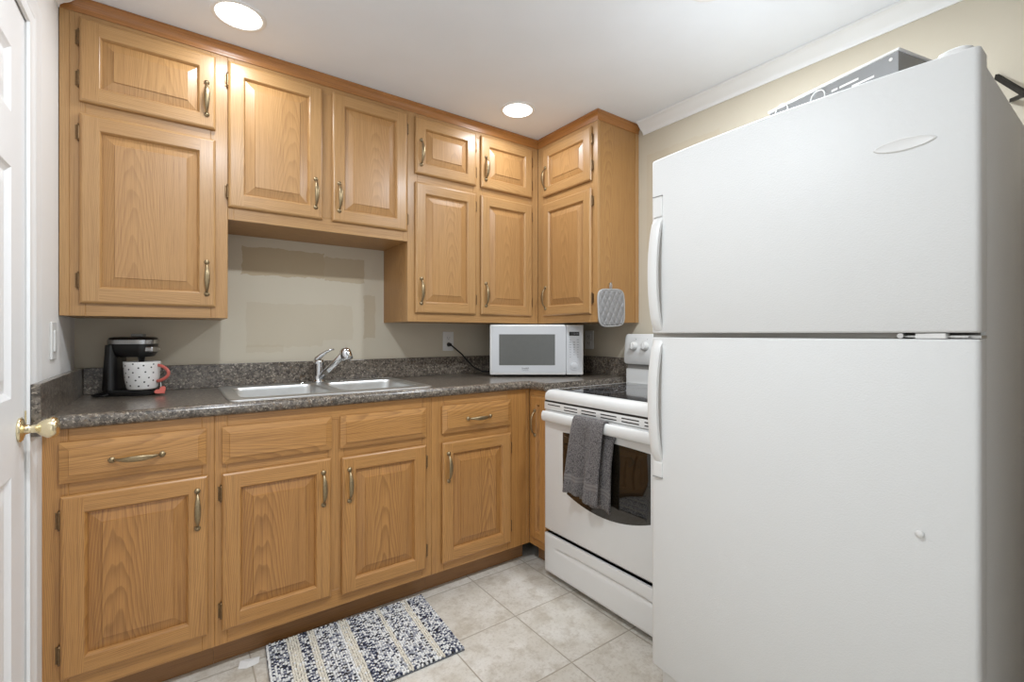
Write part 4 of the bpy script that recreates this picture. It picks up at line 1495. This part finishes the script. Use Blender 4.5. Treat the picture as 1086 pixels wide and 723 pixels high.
# local +x runs along its long side, +y points to the camera side
ux = Vector((math.sin(math.radians(13.5)), math.cos(math.radians(13.5))))
t.rotation_euler = (0, 0, math.atan2(ux.y, ux.x))
bm = BM(); box(bm, 0, 0.33, -0.20, 0.0, 0.0, 0.098, r=0.0012); bx = obj('tray', bm, M['box_silver'], t)
bm = BM(); box(bm, -0.003, 0.333, -0.203, 0.003, 0.098, 0.104, r=0.0015); obj('lid', bm, M['plastic_white'], t)
for (a, b, zz) in ((0.135, 0.150, 0.074), (0.085, 0.130, 0.074), (0.050, 0.100, 0.062)):
    bm = BM(); box(bm, a, b, 0.0003, 0.0012, zz, zz + 0.005); obj('printed_line', bm, M['paper'], bx)
bm = BM(); cyl(bm, (0.015, 0.0003, 0.085), (0.015, 0.0014, 0.085), 0.004, n=12); obj('rivet', bm, M['paper'], bx)
for xx, zz in ((0.185, 0.076), (0.29, 0.088)):
    bm = BM(); lathe(bm, [(0.0175, 0), (0.0175, 0.003), (0.020, 0.003), (0.020, 0)], (xx, 0.0002, zz), (0, 1, 0), 28)
    obj('ring', bm, M['plastic_white'], bx)

# black bracket on the right wall past the refrigerator
t = thing('wall_bracket', 'black metal wall bracket jutting out past the refrigerator', 'bracket', (XR, -2.21, 1.90))
bm = BM()
o_ = Vector((XR, -2.21, 1.90))
tipb = Vector((2.22, -2.335, 1.955))
def bar(bm, a, b, wd, ht):
    a, b = Vector(a), Vector(b)
    d_ = (b - a)
    q = d_.to_track_quat('X', 'Z').to_matrix().to_4x4()
    m = Matrix.Translation((a + b) / 2) @ q @ Matrix.Diagonal((d_.length, wd, ht, 1))
    bmesh.ops.create_cube(bm, size=1, matrix=m)
    setuv(bm)
apex = Vector((2.226, -2.272, 1.819))
aw, bw_ = Vector((XR - 0.004, -2.193, 1.953)), Vector((XR - 0.004, -2.225, 1.866))
bar(bm, aw - o_, apex + (apex - aw) * 0.35 - o_, 0.008, 0.014)
obj('arm', bm, M['black_metal'], t)
bm = BM()
bar(bm, bw_ - o_, apex - o_, 0.009, 0.011)
obj('brace', bm, M['black_metal'], t)

# ------------------------------------------------------------------ potholder on the cabinet side
YS = -0.8051
t = thing('potholder', 'grey quilted potholder hung on the side of the oak wall cabinet', 'potholder', (2.150, YS - 0.006, 1.385))
TILT = math.radians(-2.5)
bm = BM()
pw_, ph_ = 0.098, 0.192
outl = []
for i in range(72):
    a = i / 72 * 2 * PI
    c, s = math.cos(a), math.sin(a)
    e = 0.42
    x = pw_ * (abs(c) ** e) * (1 if c > 0 else -1)
    z = -ph_ / 2 + ph_ / 2 * (abs(s) ** e) * (1 if s > 0 else -1)
    x *= 1.0 + 0.05 * (z + ph_ / 2) / ph_
    outl.append((x, z))
NX, NZ = 56, 100
def halfw(z):
    q = (z + ph_ / 2) / (ph_ / 2)
    return pw_ * max(0.0, 1 - min(1, abs(q)) ** (2 / 0.42)) ** 0.21 * (1 + 0.05 * (z + ph_ / 2) / ph_)
front, back = [], []
for j in range(NZ + 1):
    q = -1 + 2 * j / NZ
    q = math.sin(q * PI / 2)
    z = -ph_ / 2 + ph_ / 2 * q
    hw_ = max(halfw(z), 0.03)
    fr_, bk_ = [], []
    for i in range(NX + 1):
        sx = -1 + 2 * i / NX
        x = sx * hw_
        a1 = abs(math.sin((x + z * 0.72) * PI / 0.036))
        a2 = abs(math.sin((x - z * 0.60) * PI / 0.040))
        puff = min(1, a1 * 1.6) ** 0.7 * min(1, a2 * 1.6) ** 0.7
        edge = min(1.0, (1 - abs(sx)) * 7) * min(1.0, (1 - abs(q)) * 9)
        fr_.append(bm.verts.new((x, -0.006 - 0.007 * puff * edge, z)))
    front.append(fr_)
for j in range(NZ):
    for i in range(NX):
        bm.faces.new((front[j][i], front[j][i + 1], front[j + 1][i + 1], front[j + 1][i]))
setuv(bm)
bp0 = [bm.verts.new((x, -0.0005, z)) for x, z in outl]
bp1 = [bm.verts.new((x, -0.0062, z)) for x, z in outl]
bm.faces.new(bp0)
for i in range(72):
    bm.faces.new((bp0[i], bp0[(i + 1) % 72], bp1[(i + 1) % 72], bp1[i]))
setuv(bm)
xform(bm, Matrix.Rotation(TILT, 4, 'Y'))
obj('quilted_pad', bm, M['quilt'], t, True)
bm = BM()
tube(bm, [(x, -0.005, z) for x, z in outl + outl[:1]], 0.0050, 8, 0.0035, up=(0, 1, 0), caps=False)
xform(bm, Matrix.Rotation(TILT, 4, 'Y'))
obj('binding', bm, M['hem'], t, True)
bm = BM()
tube(bm, [(-0.004, -0.004, -0.002), (-0.007, -0.005, 0.018), (-0.003, -0.006, 0.033), (0.003, -0.006, 0.033), (0.007, -0.005, 0.018), (0.004, -0.004, -0.002)], 0.0018, 8, 0.003, up=(0, 1, 0))
obj('hanging_loop', bm, M['hem'], t, True)
bm = BM(); box(bm, 0.097, 0.103, -0.006, -0.004, -0.098, -0.082); xform(bm, Matrix.Rotation(TILT, 4, 'Y')); obj('label_tab', bm, M['paper'], t)
t = thing('cup_hook', 'small brass hook screwed into the cabinet side above the potholder', 'hook', (2.150, YS, 1.412))
bm = BM()
tube(bm, [(0, -0.0005, 0.004), (0, -0.010, 0.003), (0, -0.015, 0.004), (0, -0.017, 0.009), (0, -0.015, 0.014)], 0.0013, 8, up=(1, 0, 0))
obj('hook_wire', bm, M['bronze'], t, True)
bm = BM(); lathe(bm, [(0, 0.002), (0.004, 0.0015), (0.005, 0.0004)], (0, 0, 0.004), (0, -1, 0), 16); obj('screw_collar', bm, M['bronze'], t, True)

# ------------------------------------------------------------------ rug
c0, c1, c2, c3 = Vector((0.548, -0.985)), Vector((1.163, -1.005)), Vector((1.186, -0.595)), Vector((0.580, -0.565))
ctr = (c0 + c1 + c2 + c3) / 4
t = thing('rug', 'small woven rug in navy, grey and cream stripes before the sink', 'rug', (ctr.x, ctr.y, 0.0))
def bil(a, b):
    return (c0 * (1 - a) * (1 - b) + c1 * a * (1 - b) + c2 * a * b + c3 * (1 - a) * b) - ctr
bm = BM()
ring_ = [bil(a, b) for a, b in ((0, 0), (1, 0), (1, 1), (0, 1))]
loft(bm, [[(p.x, p.y, 0.0006) for p in ring_], [(p.x * 1.006, p.y * 1.006, 0.004) for p in ring_], [(p.x, p.y, 0.007) for p in ring_]], True, True)
obj('backing', bm, M['rug_edge'], t)
bm = bmesh.new()
colr = bm.loops.layers.float_color.new('Col')
cream, white, grey, navy, dark = srgb(222, 215, 200), srgb(228, 227, 224), srgb(162, 163, 170), srgb(54, 58, 82), srgb(52, 51, 56)
bands = [(0.00, 0.018, 'w'), (0.018, 0.105, 'nn'), (0.105, 0.17, 'c'), (0.17, 0.225, 'nn'), (0.225, 0.265, 'c'), (0.265, 0.40, 'm'), (0.40, 0.425, 'w'), (0.425, 0.47, 'c'),
         (0.47, 0.56, 'nn'), (0.56, 0.66, 'm'), (0.66, 0.685, 'c'), (0.685, 0.84, 'm'), (0.84, 0.875, 'c'), (0.875, 0.95, 'nn'), (0.95, 1.01, 'wm')]
nx, ny = 74, 52
for i in range(nx):
    a = (i + 0.5) / nx
    kind = [b[2] for b in bands if b[0] <= a < b[1]][0]
    for j in range(ny):
        b = (j + 0.5 + 0.5 * (i % 2) - 0.25) / ny
        r = random.random() if (i + j) % 2 or kind in 'cw' else 0.55 + 0.45 * random.random()
        if kind == 'c':
            col = cream if r < 0.93 else white
        elif kind == 'w':
            col = white
        elif kind == 'nn':
            col = navy if r < 0.55 else dark if r < 0.62 else grey if r < 0.72 else white
        elif kind == 'wm':
            col = white if r < 0.65 else navy if r < 0.8 else grey
        else:
            col = navy if r < 0.20 else dark if r < 0.42 else grey if r < 0.66 else white
        k_ = random.uniform(0.86, 1.06)
        col = tuple(min(1, c * k_) for c in col[:3]) + (1,)
        p = bil(min(0.998, max(0.002, a + random.uniform(-.002, .002))), min(0.998, max(0.002, b + random.uniform(-.004, .004))))
        rx, ry, rz = 0.0050, 0.0066, random.uniform(0.0045, 0.0065)
        ang = random.uniform(-0.5, 0.5)
        mt = Matrix.Translation((p.x, p.y, 0.0095)) @ Matrix.Rotation(ang, 4, 'Z') @ Matrix.Diagonal((rx, ry, rz, 1))
        vs = bmesh.ops.create_icosphere(bm, subdivisions=1, radius=1, matrix=mt)['verts']
        for f in {f for v in vs for f in v.link_faces}:
            for lp in f.loops:
                lp[colr] = col
o = obj('loop_pile', bm, M['pile'], t, True, recalc=False)
o['kind'] = 'stuff'

# scrap of paper on the floor at the rug's corner
bm = BM()
pp = [(-0.034, -0.012, 0.001), (-0.010, -0.028, 0.002), (0.028, -0.020, 0.001), (0.036, 0.010, 0.004), (0.010, 0.020, 0.002), (-0.024, 0.022, 0.005)]
c_ = bm.verts.new((0, 0, 0.006))
vv = [bm.verts.new(p) for p in pp]
for i in range(6):
    bm.faces.new((vv[i], vv[(i + 1) % 6], c_))
setuv(bm)
o = obj('paper_scrap', bm, M['paper'], None, loc=(0.520, -0.618, 0.0))
sm = o.modifiers.new('thickness', 'SOLIDIFY'); sm.thickness = 0.0006
tag(o, 'small crumpled white paper scrap on the floor beside the rug', 'paper')
